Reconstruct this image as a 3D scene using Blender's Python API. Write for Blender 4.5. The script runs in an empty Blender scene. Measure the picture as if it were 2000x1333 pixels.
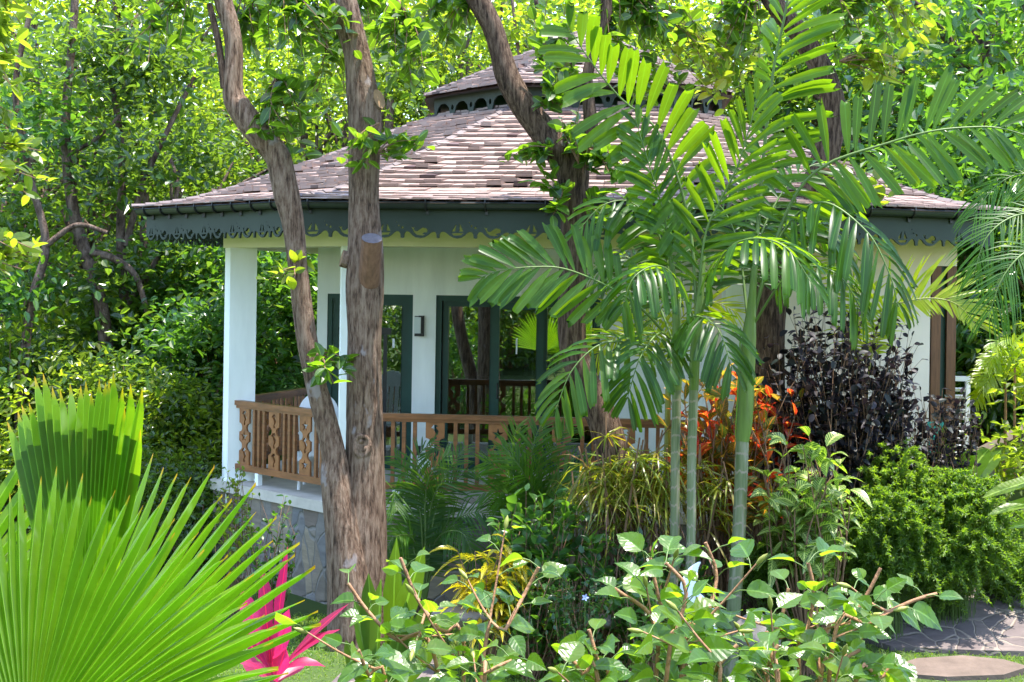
import bpy, math, random
import numpy as np
from mathutils import Matrix, Vector, Quaternion
R = np.random.default_rng(7); random.seed(7)
scn = bpy.context.scene; COL = scn.collection
PI = math.pi
# ------------------------------------------------------------------ camera model
F = 2800.0; CX, CY = 1000.0, 565.0; RHO = 0.015; CAMZ = 3.0
cR, sR = math.cos(RHO), math.sin(RHO)
def P(px, py, Y):
    u, v = (px-CX)/F, (CY-py)/F
    return np.array([(u*cR - v*sR)*Y, Y, CAMZ + (u*sR + v*cR)*Y])
def mpx(Y): return Y/F
cam = bpy.data.cameras.new('camera'); co = bpy.data.objects.new('camera', cam); COL.objects.link(co)
cam.sensor_width = 36.0; cam.lens = 36.0*F/2000; cam.shift_y = -(666.5-CY)/2000; cam.clip_end = 500; cam.clip_start = 0.05
co.matrix_world = Matrix(((cR, -sR, 0, 0), (0, 0, -1, 0), (sR, cR, 0, CAMZ), (0, 0, 0, 1)))
scn.camera = co
# ------------------------------------------------------------------ object helpers
def tag(o, label=None, cat=None, group=None, kind=None):
    if label: o['label'] = label
    if cat: o['category'] = cat
    if group: o['group'] = group
    if kind: o['kind'] = kind
    return o
def wloc(o):
    v = np.zeros(3)
    while o is not None:
        v += np.array(o.location); o = o.parent
    return v
def thing(name, loc, label, cat, group=None):
    o = bpy.data.objects.new(name, None); COL.objects.link(o); o.location = tuple(float(c) for c in loc); o.empty_display_size = .1
    return tag(o, label, cat, group)
class MB:
    def __init__(s): s.v=[]; s.rn=[]; s.uv=[]; s.loops=[]; s.tot=[]; s.mi=[]; s.n=0
    def add(s, V, faces, rnd=0.5, uv=None, m=0):
        V = np.asarray(V, float).reshape(-1,3); k=len(V)
        s.v.append(V); s.rn.append(np.broadcast_to(np.asarray(rnd,float),(k,)).copy())
        s.uv.append(np.zeros((k,2)) if uv is None else np.asarray(uv,float).reshape(-1,2))
        if isinstance(faces, np.ndarray):
            s.loops.append((faces+s.n).ravel()); s.tot.append(np.full(len(faces), faces.shape[1]))
            s.mi.append(np.full(len(faces), m))
        else:
            for f in faces:
                s.loops.append(np.array(f)+s.n); s.tot.append(np.array([len(f)])); s.mi.append(np.array([m]))
        s.n += k
    def box(s, c, size, M=None, rnd=.5, m=0):
        x,y,z = [d/2 for d in size]
        V = np.array([[-x,-y,-z],[x,-y,-z],[x,y,-z],[-x,y,-z],[-x,-y,z],[x,-y,z],[x,y,z],[-x,y,z]])
        if M is not None: V = V @ np.asarray(M).T
        s.add(V+np.asarray(c), np.array([[0,3,2,1],[4,5,6,7],[0,1,5,4],[1,2,6,5],[2,3,7,6],[3,0,4,7]]), rnd, None, m)
    def tube(s, pts, rad, n=10, noise=0., rnd=.5, m=0, cap=True, sub=1, ell=None):
        pts = np.asarray(pts,float); rad=np.broadcast_to(np.asarray(rad,float),(len(pts),)).copy()
        if sub>1: pts, rad = smooth(pts, rad, sub)
        T = np.gradient(pts, axis=0); T /= np.linalg.norm(T,axis=1)[:,None]+1e-9
        a = np.array([1,0,0.]) if abs(T[0][0])<.8 else np.array([0,1,0.])
        rings=[]; ang=np.arange(n)/n*2*PI; L=0; uv=[]
        ph = R.uniform(0,6,6)
        for i in range(len(pts)):
            x = a - T[i]*np.dot(a,T[i]); x/=np.linalg.norm(x)+1e-9; a=x; y=np.cross(T[i],x)
            r = rad[i]*np.ones(n)
            if noise:
                r = r*(1+noise*(np.sin(2*ang+ph[0]+L*1.3)*.5+np.sin(3*ang+ph[1]-L*2.1)*.4+np.sin(7*ang+ph[2]+L*.9)*.22+np.sin(12*ang+ph[3])*.14) + noise*R.normal(0,.12,n))
            rings.append(pts[i]+r[:,None]*(np.cos(ang)[:,None]*x+np.sin(ang)[:,None]*y))
            uv.append(np.stack([ang/(2*PI), np.full(n,L)],1))
            if i<len(pts)-1: L+=np.linalg.norm(pts[i+1]-pts[i])
        V=np.concatenate(rings); k=len(pts)
        i,j=np.meshgrid(np.arange(k-1),np.arange(n),indexing='ij'); j2=(j+1)%n
        Fq=np.stack([i*n+j,i*n+j2,(i+1)*n+j2,(i+1)*n+j],-1).reshape(-1,4)
        s.add(V,Fq,rnd,np.concatenate(uv),m)
        if cap:
            s.add(rings[-1],[list(range(n))],rnd,None,m); s.add(rings[0],[list(range(n))[::-1]],rnd,None,m)
    def mesh(s, name, origin, smooth_=False):
        me=bpy.data.meshes.new(name)
        if not s.v: return me
        V=np.concatenate(s.v)-np.asarray(origin); me.vertices.add(len(V)); me.vertices.foreach_set('co',V.ravel())
        lp=np.concatenate(s.loops).astype(np.int32); tt=np.concatenate(s.tot).astype(np.int32)
        me.loops.add(len(lp)); me.loops.foreach_set('vertex_index',lp)
        me.polygons.add(len(tt)); st=np.concatenate([[0],np.cumsum(tt)[:-1]]).astype(np.int32)
        me.polygons.foreach_set('loop_start',st); me.polygons.foreach_set('loop_total',tt)
        me.polygons.foreach_set('material_index',np.concatenate(s.mi).astype(np.int32))
        me.polygons.foreach_set('use_smooth',np.full(len(tt),smooth_))
        a=me.attributes.new('rnd','FLOAT','POINT'); a.data.foreach_set('value',np.concatenate(s.rn).astype(np.float32))
        u=np.concatenate(s.uv); u=np.concatenate([u,np.zeros((len(u),1))],1)
        a=me.attributes.new('luv','FLOAT_VECTOR','POINT'); a.data.foreach_set('vector',u.astype(np.float32).ravel())
        me.update(calc_edges=True); me.validate(); return me
def obj(name, mb, mats, parent=None, sm=False, loc=None):
    org = wloc(parent) if parent is not None else (np.zeros(3) if loc is None else np.asarray(loc,float))
    me = mb.mesh(name, org, sm)
    for m in (mats if isinstance(mats,(list,tuple)) else [mats]): me.materials.append(m)
    o=bpy.data.objects.new(name,me); COL.objects.link(o)
    if parent is not None: o.parent=parent
    else: o.location=tuple(float(c) for c in org)
    return o
def clone(root, loc, rotz=0, scale=1., label=None):
    def rec(o,par):
        c=o.copy(); COL.objects.link(c)
        if par is not None: c.parent=par; c.matrix_parent_inverse=Matrix()
        for ch in kids.get(o,[]): rec(ch,c)
        return c
    kids={}
    for o in list(bpy.data.objects):
        if o.parent is not None: kids.setdefault(o.parent,[]).append(o)
    c=rec(root,None); c.location=tuple(float(v) for v in loc); c.rotation_euler=(0,0,rotz); c.scale=(scale,)*3 if np.isscalar(scale) else scale
    if label: c['label']=label
    return c
def smooth(pts, rad, sub):
    n=len(pts); A=np.concatenate([pts,rad[:,None]],1); A=np.concatenate([[2*A[0]-A[1]],A,[2*A[-1]-A[-2]]])
    out=[]
    for i in range(1,n):
        p0,p1,p2,p3=A[i-1],A[i],A[i+1],A[i+2]
        for t in np.arange(sub)/sub:
            out.append(.5*((2*p1)+(-p0+p2)*t+(2*p0-5*p1+4*p2-p3)*t*t+(-p0+3*p1-3*p2+p3)*t**3))
    out.append(A[n]); out=np.array(out); return out[:,:3], np.maximum(out[:,3],1e-4)
def nrm(v): 
    v=np.asarray(v,float); return v/(np.linalg.norm(v,axis=-1,keepdims=True)+1e-9)
def rdir(k, zb=0., zs=1.):
    v=R.normal(0,1,(k,3)); v[:,2]=v[:,2]*zs+zb; return nrm(v)
# profiles (s, half width)
PR_OVAL=[(0,.04),(.12,.55),(.3,.93),(.5,1),(.7,.82),(.88,.45),(1,.02)]
PR_OBOV=[(0,.05),(.15,.3),(.35,.6),(.6,.95),(.78,1),(.92,.7),(1,.15)]
PR_LANCE=[(0,.1),(.15,.6),(.35,1),(.6,.85),(.82,.45),(1,.01)]
PR_STRAP=[(0,.5),(.2,.85),(.5,1),(.75,.85),(.9,.5),(1,.02)]
PR_HIB=[(0,.1),(.06,.5),(.16,.84),(.26,.93),(.27,.99),(.4,1.),(.41,.93),(.55,.9),(.56,.82),(.7,.68),(.71,.6),(.84,.38),(.85,.3),(1,.02)]
PR_JAG=[(0,.12),(.15,.45),(.4,.85),(.7,1),(.88,.95),(.96,.8),(1.,.62)]
PR_THIN=[(0,.5),(.2,1),(.6,.85),(.85,.45),(1,.02)]
PR_LO=[(0,.08),(.3,.9),(.65,.8),(1,.03)]
def blades(mb, base, d, nv, L, W, droop=0., prof=PR_OVAL, fold=.25, jag=0., rnd=None, m=0, wave=0., twist=0.):
    base=np.atleast_2d(base); k=len(base); d=nrm(np.broadcast_to(d,(k,3))); nv=np.broadcast_to(nv,(k,3))
    L=np.broadcast_to(L,(k,)); W=np.broadcast_to(W,(k,)); droop=np.broadcast_to(droop,(k,))
    if rnd is None: rnd=R.random(k)
    side=nrm(np.cross(d,nv)); up=nrm(np.cross(side,d))
    S=len(prof); s=np.array([p[0] for p in prof]); w=np.array([p[1] for p in prof])
    cen=base[:,None,:]+L[:,None,None]*(d[:,None,:]*s[None,:,None])
    cen[:,:,2]-=(L*droop)[:,None]*(s**2)[None,:]
    cen=cen - (up*(np.abs(droop)*L*.15)[:,None])[:,None,:]*(s**2)[None,:,None]
    if twist:
        th=R.normal(0,twist,k)[:,None]*s[None,:]
        sd=side[:,None,:]*np.cos(th)[...,None]+up[:,None,:]*np.sin(th)[...,None]
        uu=-side[:,None,:]*np.sin(th)[...,None]+up[:,None,:]*np.cos(th)[...,None]
    else:
        sd=np.broadcast_to(side[:,None,:],(k,S,3)); uu=np.broadcast_to(up[:,None,:],(k,S,3))
    hw=(W[:,None]*.5)*w[None,:]
    lift=hw[...,None]*fold*uu
    Lf=cen-sd*hw[...,None]+lift; Rt=cen+sd*hw[...,None]+lift
    if wave:
        ph=R.uniform(0,6,(k,1)); q=(wave*W)[:,None]*np.sin(s[None,:]*11+ph)*w[None,:]
        Lf=Lf+q[...,None]*uu; Rt=Rt-q[...,None]*uu*.8
    if jag:
        j=R.uniform(-1,1,(k,3))*jag
        Lf[:,-1]+=d*(L*j[:,0])[:,None]; Rt[:,-1]+=d*(L*j[:,1])[:,None]; cen[:,-1]+=d*(L*(j[:,2]-jag))[:,None]
    V=np.stack([Lf,cen,Rt],2).reshape(-1,3)
    i=np.arange(S-1); f=np.concatenate([np.stack([i*3,i*3+1,(i+1)*3+1,(i+1)*3],1),np.stack([i*3+1,i*3+2,(i+1)*3+2,(i+1)*3+1],1)])
    Fq=(f[None]+(np.arange(k)*S*3)[:,None,None]).reshape(-1,4)
    uv=np.stack([np.tile(np.array([-1,0,1.]),S),np.repeat(s,3)],1); uv=np.tile(uv,(k,1))
    mb.add(V,Fq,np.repeat(rnd,S*3),uv,m)
def hexleaves(mb, base, d, nv, L, W, fold=.3, rnd=None, m=0):
    k=len(base); d=nrm(d); side=nrm(np.cross(d,nv)); up=nrm(np.cross(side,d))
    L=np.broadcast_to(L,(k,))[:,None]; W=np.broadcast_to(W,(k,))[:,None]*.5
    if rnd is None: rnd=R.random(k)
    b=base; t=base+d*L-up*L*.12
    pts=[b, base+d*L*.3+side*W*.9+up*W*fold, base+d*L*.7+side*W*.8+up*W*fold, t, base+d*L*.7-side*W*.8+up*W*fold, base+d*L*.3-side*W*.9+up*W*fold]
    V=np.stack(pts,1).reshape(-1,3)
    f=np.array([[0,1,2,3],[3,4,5,0]]); Fq=(f[None]+(np.arange(k)*6)[:,None,None]).reshape(-1,4)
    uv=np.tile(np.array([[0,0],[1,.3],[1,.7],[0,1],[-1,.7],[-1,.3]]),(k,1))
    mb.add(V,Fq,np.repeat(rnd,6),uv,m)
# ------------------------------------------------------------------ materials
def newmat(name):
    m=bpy.data.materials.new(name); m.use_nodes=True; nt=m.node_tree; nt.nodes.clear()
    out=nt.nodes.new('ShaderNodeOutputMaterial'); return m,nt,out
class N:
    def __init__(s,nt): s.nt=nt
    def __call__(s,t,**kw):
        n=s.nt.nodes.new('ShaderNode'+t)
        for k,v in kw.items(): setattr(n,k,v)
        return n
    def l(s,a,b): s.nt.links.new(a,b)
    def math(s,op,a,b=None,c=None):
        n=s('Math',operation=op)
        for i,x in enumerate((a,b,c)):
            if x is None: continue
            if isinstance(x,(int,float)): n.inputs[i].default_value=x
            else: s.l(x,n.inputs[i])
        return n.outputs[0]
    def mix(s,fac,a,b,bt='MIX'):
        n=s('MixRGB',blend_type=bt)
        for i,x in enumerate((fac,a,b)):
            if isinstance(x,(int,float)): n.inputs[i].default_value=x
            elif isinstance(x,(tuple,list)): n.inputs[i].default_value=tuple(x)+((1,) if len(x)==3 else ())
            else: s.l(x,n.inputs[i])
        return n.outputs[0]
    def ramp(s,fac,stops,interp='LINEAR'):
        n=s('ValToRGB'); cr=n.color_ramp; cr.interpolation=interp
        while len(cr.elements)<len(stops): cr.elements.new(.5)
        for e,(p,c) in zip(cr.elements,stops): e.position=p; e.color=tuple(c)+(1,)
        s.l(fac,n.inputs[0]); return n.outputs[0]
    def noise(s,scale,detail=3,rough=.55,vec=None,out=0):
        n=s('TexNoise'); n.inputs['Scale'].default_value=scale; n.inputs['Detail'].default_value=detail; n.inputs['Roughness'].default_value=rough
        if vec is not None: s.l(vec,n.inputs['Vector'])
        return n.outputs[out]
    def coords(s,scale=(1,1,1)):
        t=s('TexCoord'); mp=s('Mapping'); mp.inputs['Scale'].default_value=scale; s.l(t.outputs['Object'],mp.inputs['Vector']); return mp.outputs[0]
    def bump(s,h,strength=.5,dist=.02):
        b=s('Bump'); b.inputs['Strength'].default_value=strength; b.inputs['Distance'].default_value=dist; s.l(h,b.inputs['Height']); return b.outputs[0]
    def pbsdf(s,col,rough=.5,spec=.5,normal=None,metal=0.):
        b=s('BsdfPrincipled')
        for k,x in (('Base Color',col),('Roughness',rough)):
            if isinstance(x,(int,float)): b.inputs[k].default_value=x
            elif isinstance(x,(tuple,list)): b.inputs[k].default_value=tuple(x)+(1,)
            else: s.l(x,b.inputs[k])
        b.inputs['Specular IOR Level'].default_value=spec; b.inputs['Metallic'].default_value=metal
        if normal is not None: s.l(normal,b.inputs['Normal'])
        return b.outputs[0]
def leafmat(name, cols, tr=(.34,.46,.035), mix=.42, rough=.38, spec=.5, tip=None, vein=None, veinK=9., veinS=1.6, veinw=.28, mid=None, blotch=None, bump=.0, tmix=.55, interp='LINEAR'):
    m,nt,out=newmat(name); n=N(nt)
    at=n('Attribute',attribute_name='rnd'); lu=n('Attribute',attribute_name='luv'); sep=n('SeparateXYZ'); n.l(lu.outputs['Vector'],sep.inputs[0])
    au=n.math('ABSOLUTE',sep.outputs[0]); v=sep.outputs[1]
    k=len(cols); cols=[(c[0]*.68,c[1]*.6,c[2]*.6) for c in cols]; col=n.ramp(at.outputs['Fac'],[((i/(k-1) if interp=='LINEAR' else i/k) if k>1 else 0,c) for i,c in enumerate(cols)],interp)
    nz=n.noise(9.,2); col=n.mix(.35,col,n.ramp(nz,[(.3,(.55,.55,.55)),(.7,(1.35,1.35,1.35))]),'MULTIPLY')
    if blotch:
        z2=n.noise(blotch[1],3); col=n.mix(n.ramp(z2,[(blotch[2],(0,0,0)),(blotch[2]+.08,(1,1,1))]),col,blotch[0])
    if vein:
        fr=n.math('FRACT',n.math('SUBTRACT',n.math('MULTIPLY',v,veinK),n.math('MULTIPLY',au,veinS)))
        mk=n.math('LESS_THAN',fr,veinw); mk=n.math('MAXIMUM',mk,n.math('LESS_THAN',au,.13)); col=n.mix(mk,col,vein)
    if mid: col=n.mix(n.math('LESS_THAN',au,.09),col,mid)
    if tip:
        t=n.math('MULTIPLY',n.math('SUBTRACT',v,tip[1]),1/(1-tip[1])); t.node.use_clamp=True; col=n.mix(t,col,tip[0])
    nm=None
    if bump:
        fr=n.math('PINGPONG',n.math('SUBTRACT',n.math('MULTIPLY',v,veinK),n.math('MULTIPLY',au,veinS)),.5)
        nm=n.bump(fr,bump,.006)
    pr=n.pbsdf(col,rough,spec,nm)
    tl=n('BsdfTranslucent'); tc=n.mix(1.,n.mix(tmix,(1,1,1),n.mix(1.,col,(9.7,9.7,9.7),'MULTIPLY')),tr,'MULTIPLY'); n.l(tc,tl.inputs[0])
    ms=n('MixShader'); ms.inputs[0].default_value=mix; n.l(pr,ms.inputs[1]); n.l(tl.outputs[0],ms.inputs[2]); n.l(ms.outputs[0],out.inputs[0])
    return m
def plain(name,col,rough=.6,spec=.4,var=.15,scale=4.,bump=0.,bscale=60.,metal=0.,stretch=(1,1,1)):
    m,nt,out=newmat(name); n=N(nt); vec=n.coords(stretch)
    nz=n.noise(scale,4,.6,vec); c=n.mix(1.,col,n.ramp(nz,[(.25,(1-var,)*3),(.75,(1+var,)*3)]),'MULTIPLY')
    nm=n.bump(n.noise(bscale,4,.6,vec),bump,.01) if bump else None
    n.l(n.pbsdf(c,rough,spec,nm,metal),out.inputs[0]); return m
def barkmat(name,c1,c2,lichen=(.42,.39,.38),lth=.62,ridge=34.):
    m,nt,out=newmat(name); n=N(nt)
    v=n.coords((ridge,ridge,5.)); z=n.noise(1.,7,.7,v); col=n.ramp(z,[(.36,tuple(x*.3 for x in c1)),(.46,c1),(.58,c2),(.72,tuple(x*1.25 for x in c2))])
    v2=n.coords((4,4,2.2)); z2=n.noise(1.,4,.6,v2); col=n.mix(n.ramp(z2,[(lth,(0,0,0)),(lth+.05,(1,1,1))]),col,lichen)
    z3=n.noise(1.3,2); col=n.mix(.5,col,n.ramp(z3,[(.3,(.6,.58,.56)),(.7,(1.25,1.2,1.15))]),'MULTIPLY')
    n.l(n.pbsdf(col,.85,.2,n.bump(z,1.,.06)),out.inputs[0]); return m
M={}
M['bark_a']=barkmat('grey_brown_bark',(.17,.105,.072),(.29,.205,.15),(.33,.28,.27),.63,30.)
M['bark_b']=barkmat('dark_brown_bark',(.085,.05,.034),(.18,.12,.085),(.22,.18,.15),.66)
M['bark_far']=barkmat('far_bark',(.09,.06,.045),(.17,.125,.10),lth=.7,ridge=10.)
M['cutwood']=plain('cut_wood',(.26,.16,.085),.8,.2,.25,12.,.3,40.)
M['bare']=plain('debarked_wood',(.17,.088,.055),.7,.25,.35,9.,.4,30.,stretch=(3,3,.5))
M['cutgrey']=plain('weathered_cut_wood',(.10,.09,.10),.8,.2,.3,14.,.3,40.)
M['lf_far']=leafmat('far_leaf',[(.014,.055,.018),(.034,.105,.024),(.065,.15,.026),(.115,.19,.03)],tr=(.36,.46,.045),mix=.42,rough=.27,spec=.6)
M['lf_mid']=leafmat('mid_green_leaf',[(.026,.10,.035),(.046,.15,.038),(.085,.20,.04)],tr=(.30,.46,.04),mix=.38,rough=.3)
M['lf_yel']=leafmat('yellow_green_leaf',[(.05,.11,.015),(.10,.18,.02),(.16,.22,.025)],tr=(.50,.56,.05),mix=.55,rough=.35)
M['lf_fic']=leafmat('rubbery_oval_leaf',[(.02,.07,.02),(.035,.11,.022),(.06,.15,.02)],tr=(.42,.56,.03),mix=.45,rough=.28,mid=(.12,.2,.05))
M['lf_palm']=leafmat('palm_leaflet',[(.012,.06,.016),(.028,.105,.014),(.07,.165,.014)],tr=(.46,.58,.015),mix=.45,rough=.34,spec=.25,mid=(.05,.12,.025))
M['lf_areca']=leafmat('yellow_palm_leaflet',[(.14,.24,.015),(.22,.33,.015),(.30,.36,.015)],tr=(.72,.76,.02),mix=.5,rough=.3)
M['lf_dpalm']=leafmat('dark_palm_leaflet',[(.03,.11,.022),(.05,.155,.024),(.085,.2,.024)],tr=(.36,.52,.03),mix=.4,rough=.42,spec=.3)
M['lf_fan']=leafmat('fan_palm_blade',[(.085,.21,.012),(.125,.26,.013),(.17,.29,.014)],tr=(.46,.60,.025),mix=.46,rough=.33,spec=.45,tip=((.42,.2,.02),.955),mid=(.15,.24,.03),blotch=((.17,.22,.10),4.,.66))
M['lf_hib']=leafmat('hibiscus_leaf',[(.04,.125,.016),(.07,.17,.018),(.12,.21,.022)],tr=(.50,.60,.03),mix=.44,rough=.3,spec=.6,mid=(.09,.17,.04),veinK=6.,veinS=1.5,bump=.15)
M['lf_ti']=leafmat('pink_leaf',[(.18,.007,.04),(.34,.012,.10),(.46,.06,.20)],tmix=.7,tr=(.66,.12,.36),mix=.4,rough=.4,mid=(.4,.01,.05))
M['lf_purp']=leafmat('dark_purple_leaf',[(.012,.012,.02),(.022,.02,.032),(.02,.035,.03)],tr=(.08,.05,.06),mix=.15,rough=.5,spec=.25)
M['lf_crot']=leafmat('red_orange_leaf',[(.36,.012,.012),(.42,.04,.02),(.10,.10,.02),(.05,.11,.02),(.08,.16,.02),(.14,.2,.02),(.06,.12,.02),(.36,.28,.03)],interp='CONSTANT',tmix=.93,tr=(.55,.45,.2),mix=.36,rough=.28,vein=(.3,.14,.02),veinK=8,veinw=.1)
M['lf_crot_y']=leafmat('yellow_veined_leaf',[(.08,.16,.015),(.12,.19,.02),(.2,.2,.02)],tr=(.55,.55,.03),mix=.38,rough=.3,vein=(.48,.36,.02),veinK=12,veinw=.34)
M['lf_crot_n']=leafmat('narrow_leaf',[(.08,.16,.02),(.14,.23,.025),(.24,.27,.03),(.2,.09,.03)],tr=(.45,.48,.04),mix=.35,rough=.35,mid=(.3,.3,.05))
M['lf_dead']=leafmat('dry_leaf',[(.12,.06,.035),(.2,.11,.07),(.26,.17,.12)],tr=(.3,.2,.08),mix=.2,rough=.6)
M['lf_sanch']=leafmat('white_veined_leaf',[(.05,.14,.025),(.07,.18,.03),(.10,.21,.035)],tr=(.34,.46,.05),mix=.3,rough=.33,vein=(.42,.45,.16),veinK=9,veinS=2.2,veinw=.24)
M['lf_fern']=leafmat('fern_leaf',[(.06,.15,.026),(.10,.21,.03),(.16,.26,.035)],tr=(.44,.54,.04),mix=.42,rough=.45)
M['lf_canna']=leafmat('broad_leaf',[(.09,.2,.02),(.13,.25,.02),(.2,.28,.02)],tr=(.55,.66,.03),mix=.45,rough=.33,mid=(.25,.33,.08),veinK=22,veinS=1.,bump=.3)
M['lf_strap']=leafmat('dark_strap_leaf',[(.04,.11,.02),(.055,.14,.02),(.08,.17,.02)],tr=(.38,.5,.03),mix=.35,rough=.3,mid=(.12,.2,.05))
M['grass']=leafmat('grass_blade',[(.09,.21,.03),(.14,.27,.035),(.26,.33,.07)],tr=(.42,.55,.05),mix=.35,rough=.5)
M['twig']=plain('twig',(.17,.10,.06),.8,.2,.3,20)
M['hibstem']=plain('hibiscus_stem',(.30,.155,.085),.7,.3,.35,25,.5,80)
M['rachis']=plain('palm_rachis',(.085,.14,.03),.45,.4,.2,8)
M['rachis_y']=plain('yellow_rachis',(.19,.21,.04),.45,.4,.2,8)
# ring scarred palm trunk
m,nt,out=newmat('palm_trunk'); n=N(nt); tc=n('TexCoord'); sp=n('SeparateXYZ'); n.l(tc.outputs['Object'],sp.inputs[0])
fr=n.math('FRACT',n.math('ADD',n.math('MULTIPLY',sp.outputs[2],6.2),n.math('MULTIPLY',n.noise(2.2,3),1.1)))
c0=n.ramp(n.noise(5.,4),[(.3,(.085,.12,.045)),(.55,(.16,.18,.10)),(.72,(.27,.25,.20))])
c0=n.mix(n.math('LESS_THAN',fr,.12),c0,(.25,.21,.165)); n.l(n.pbsdf(c0,.6,.3,n.bump(fr,.4,.01)),out.inputs[0]); M['palmtrunk']=m
M['crownshaft']=plain('crownshaft',(.10,.16,.03),.4,.4,.3,5.,stretch=(4,4,.6))
# house materials
M['wall']=plain('white_render',(.84,.86,.83),.8,.2,.10,1.6,.12,90.,stretch=(2.5,2.5,.45))
M['cream']=plain('cream_trim',(.74,.70,.52),.7,.2,.05,2.)
M['tan_wall']=plain('warm_render',(.78,.66,.56),.8,.2,.05,2.,.12,90.)
M['green']=plain('dark_green_frame',(.012,.055,.042),.4,.4,.2,3.)
M['fascia']=plain('grey_green_fascia',(.022,.034,.024),.6,.35,.22,1.6,.08,30.)
M['gutter']=plain('gutter_paint',(.02,.028,.028),.35,.5,.2,3.)
M['wood']=plain('varnished_wood',(.215,.084,.028),.42,.45,.4,7.,.15,30.,stretch=(.6,.6,4))
M['woodp']=plain('panel_wood',(.27,.108,.035),.45,.4,.35,9.,.1,40.)
M['woodd']=plain('shutter_wood',(.15,.065,.03),.5,.3,.35,6.,.15,40.,stretch=(8,8,.8))
M['deck']=plain('deck_boards',(.30,.26,.22),.7,.3,.2,5.,.2,40.)
M['slab']=plain('slab_edge',(.50,.45,.38),.8,.2,.2,4.,.2,50.)
M['black']=plain('black_metal',(.012,.012,.013),.4,.5,.1)
M['frost']=plain('frosted_glass',(.62,.68,.68),.25,.6,.08)
M['plastic']=plain('white_plastic',(.80,.82,.86),.35,.5,.03)
M['appl']=plain('appliance_white',(.72,.72,.74),.4,.5,.03)
M['paintwhite']=plain('white_paint',(.70,.74,.82),.5,.4,.08,6.)
M['teal']=plain('teal_plastic',(.01,.33,.28),.4,.5,.1)
M['cab']=plain('tan_cabinet',(.30,.21,.14),.5,.4,.15,3.)
M['counter']=plain('dark_counter',(.04,.035,.03),.3,.5,.2)
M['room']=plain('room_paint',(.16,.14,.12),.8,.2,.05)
M['ceil']=plain('porch_ceiling',(.62,.60,.50),.7,.2,.05)
M['rock']=plain('boulder',(.16,.14,.13),.9,.2,.4,5.,.8,14.)
M['stonewall2']=plain('stair_wall',(.24,.20,.16),.9,.2,.4,4.,.6,18.)
M['soil']=plain('soil',(.11,.085,.06),.95,.1,.4,3.,.6,25.)
m,nt,out=newmat('shingle'); n=N(nt); at=n('Attribute',attribute_name='rnd')
c0=n.ramp(at.outputs['Fac'],[(0,(.045,.02,.017)),(.1,(.08,.042,.036)),(.2,(.15,.094,.078)),(.6,(.235,.163,.138)),(1,(.32,.245,.215))])
c0=n.mix(.6,c0,n.ramp(n.noise(14.,5,.65),[(.3,(.7,.66,.66)),(.7,(1.2,1.2,1.2))]),'MULTIPLY')
n.l(n.pbsdf(c0,.55,.5,n.bump(n.noise(40.,3),.35,.01)),out.inputs[0]); M['shingle']=m
M['hip']=plain('hip_cap',(.10,.075,.075),.6,.4,.3,8.)
def flag(name,scale,stones,mortar,mw,stretch=(1,1,1),bmp=.6):
    m,nt,out=newmat(name); n=N(nt); vec=n.coords(stretch)
    dv=n('VectorMath',operation='MULTIPLY_ADD'); n.l(n.noise(2.2,2,.5,vec,1),dv.inputs[0]); dv.inputs[1].default_value=(.22,.22,.22); n.l(vec,dv.inputs[2])
    vo=n('TexVoronoi',feature='DISTANCE_TO_EDGE'); vo.inputs['Scale'].default_value=scale; n.l(dv.outputs[0],vo.inputs['Vector'])
    vc=n('TexVoronoi'); vc.inputs['Scale'].default_value=scale; n.l(dv.outputs[0],vc.inputs['Vector'])
    sp=n('SeparateXYZ'); n.l(vc.outputs['Color'],sp.inputs[0])
    k=len(stones); col=n.ramp(sp.outputs[0],[(i/(k-1),c) for i,c in enumerate(stones)])
    col=n.mix(.7,col,n.ramp(n.noise(18.,5,.65),[(.3,(.65,.65,.66)),(.7,(1.3,1.3,1.28))]),'MULTIPLY')
    mk=n.ramp(vo.outputs['Distance'],[(mw,(0,0,0)),(mw+.03,(1,1,1))]); col=n.mix(mk,mortar,col)
    h=n.math('ADD',mk,n.math('MULTIPLY',n.noise(25.,4),.35)); n.l(n.pbsdf(col,.8,.3,n.bump(h,bmp,.025)),out.inputs[0]); return m
M['masonry']=flag('random_masonry',3.6,[(.10,.095,.095),(.24,.19,.135),(.15,.15,.155),(.28,.225,.155),(.13,.10,.09)],(.19,.175,.155),.012,(1.35,1.35,.6))
M['paving']=flag('crazy_paving',3.6,[(.075,.06,.062),(.115,.09,.088),(.09,.075,.078),(.14,.112,.105)],(.20,.165,.14),.016)
M['stepstone']=plain('stepping_slab',(.12,.09,.075),.85,.2,.25,6.,.4,30.)
m,nt,out=newmat('lawn'); n=N(nt); c0=n.ramp(n.noise(3.,5),[(.3,(.05,.045,.025)),(.5,(.045,.085,.02)),(.7,(.08,.12,.03))]); n.l(n.pbsdf(c0,.95,.1,n.bump(n.noise(30.,4),.6,.02)),out.inputs[0]); M['lawn']=m
m,nt,out=newmat('glass_pane'); n=N(nt); fr=n('LayerWeight'); fr.inputs['Blend'].default_value=.25
gl=n('BsdfGlossy'); gl.inputs['Roughness'].default_value=.01; gl.inputs['Color'].default_value=(.95,1,.97,1)
tp=n('BsdfTransparent'); tp.inputs['Color'].default_value=(.62,.68,.66,1)
ms=n('MixShader'); n.l(n.math('MAXIMUM',n.math('MULTIPLY',fr.outputs['Fresnel'],1.3),.30),ms.inputs[0]); n.l(tp.outputs[0],ms.inputs[1]); n.l(gl.outputs[0],ms.inputs[2]); n.l(ms.outputs[0],out.inputs[0]); M['glass']=m
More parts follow.
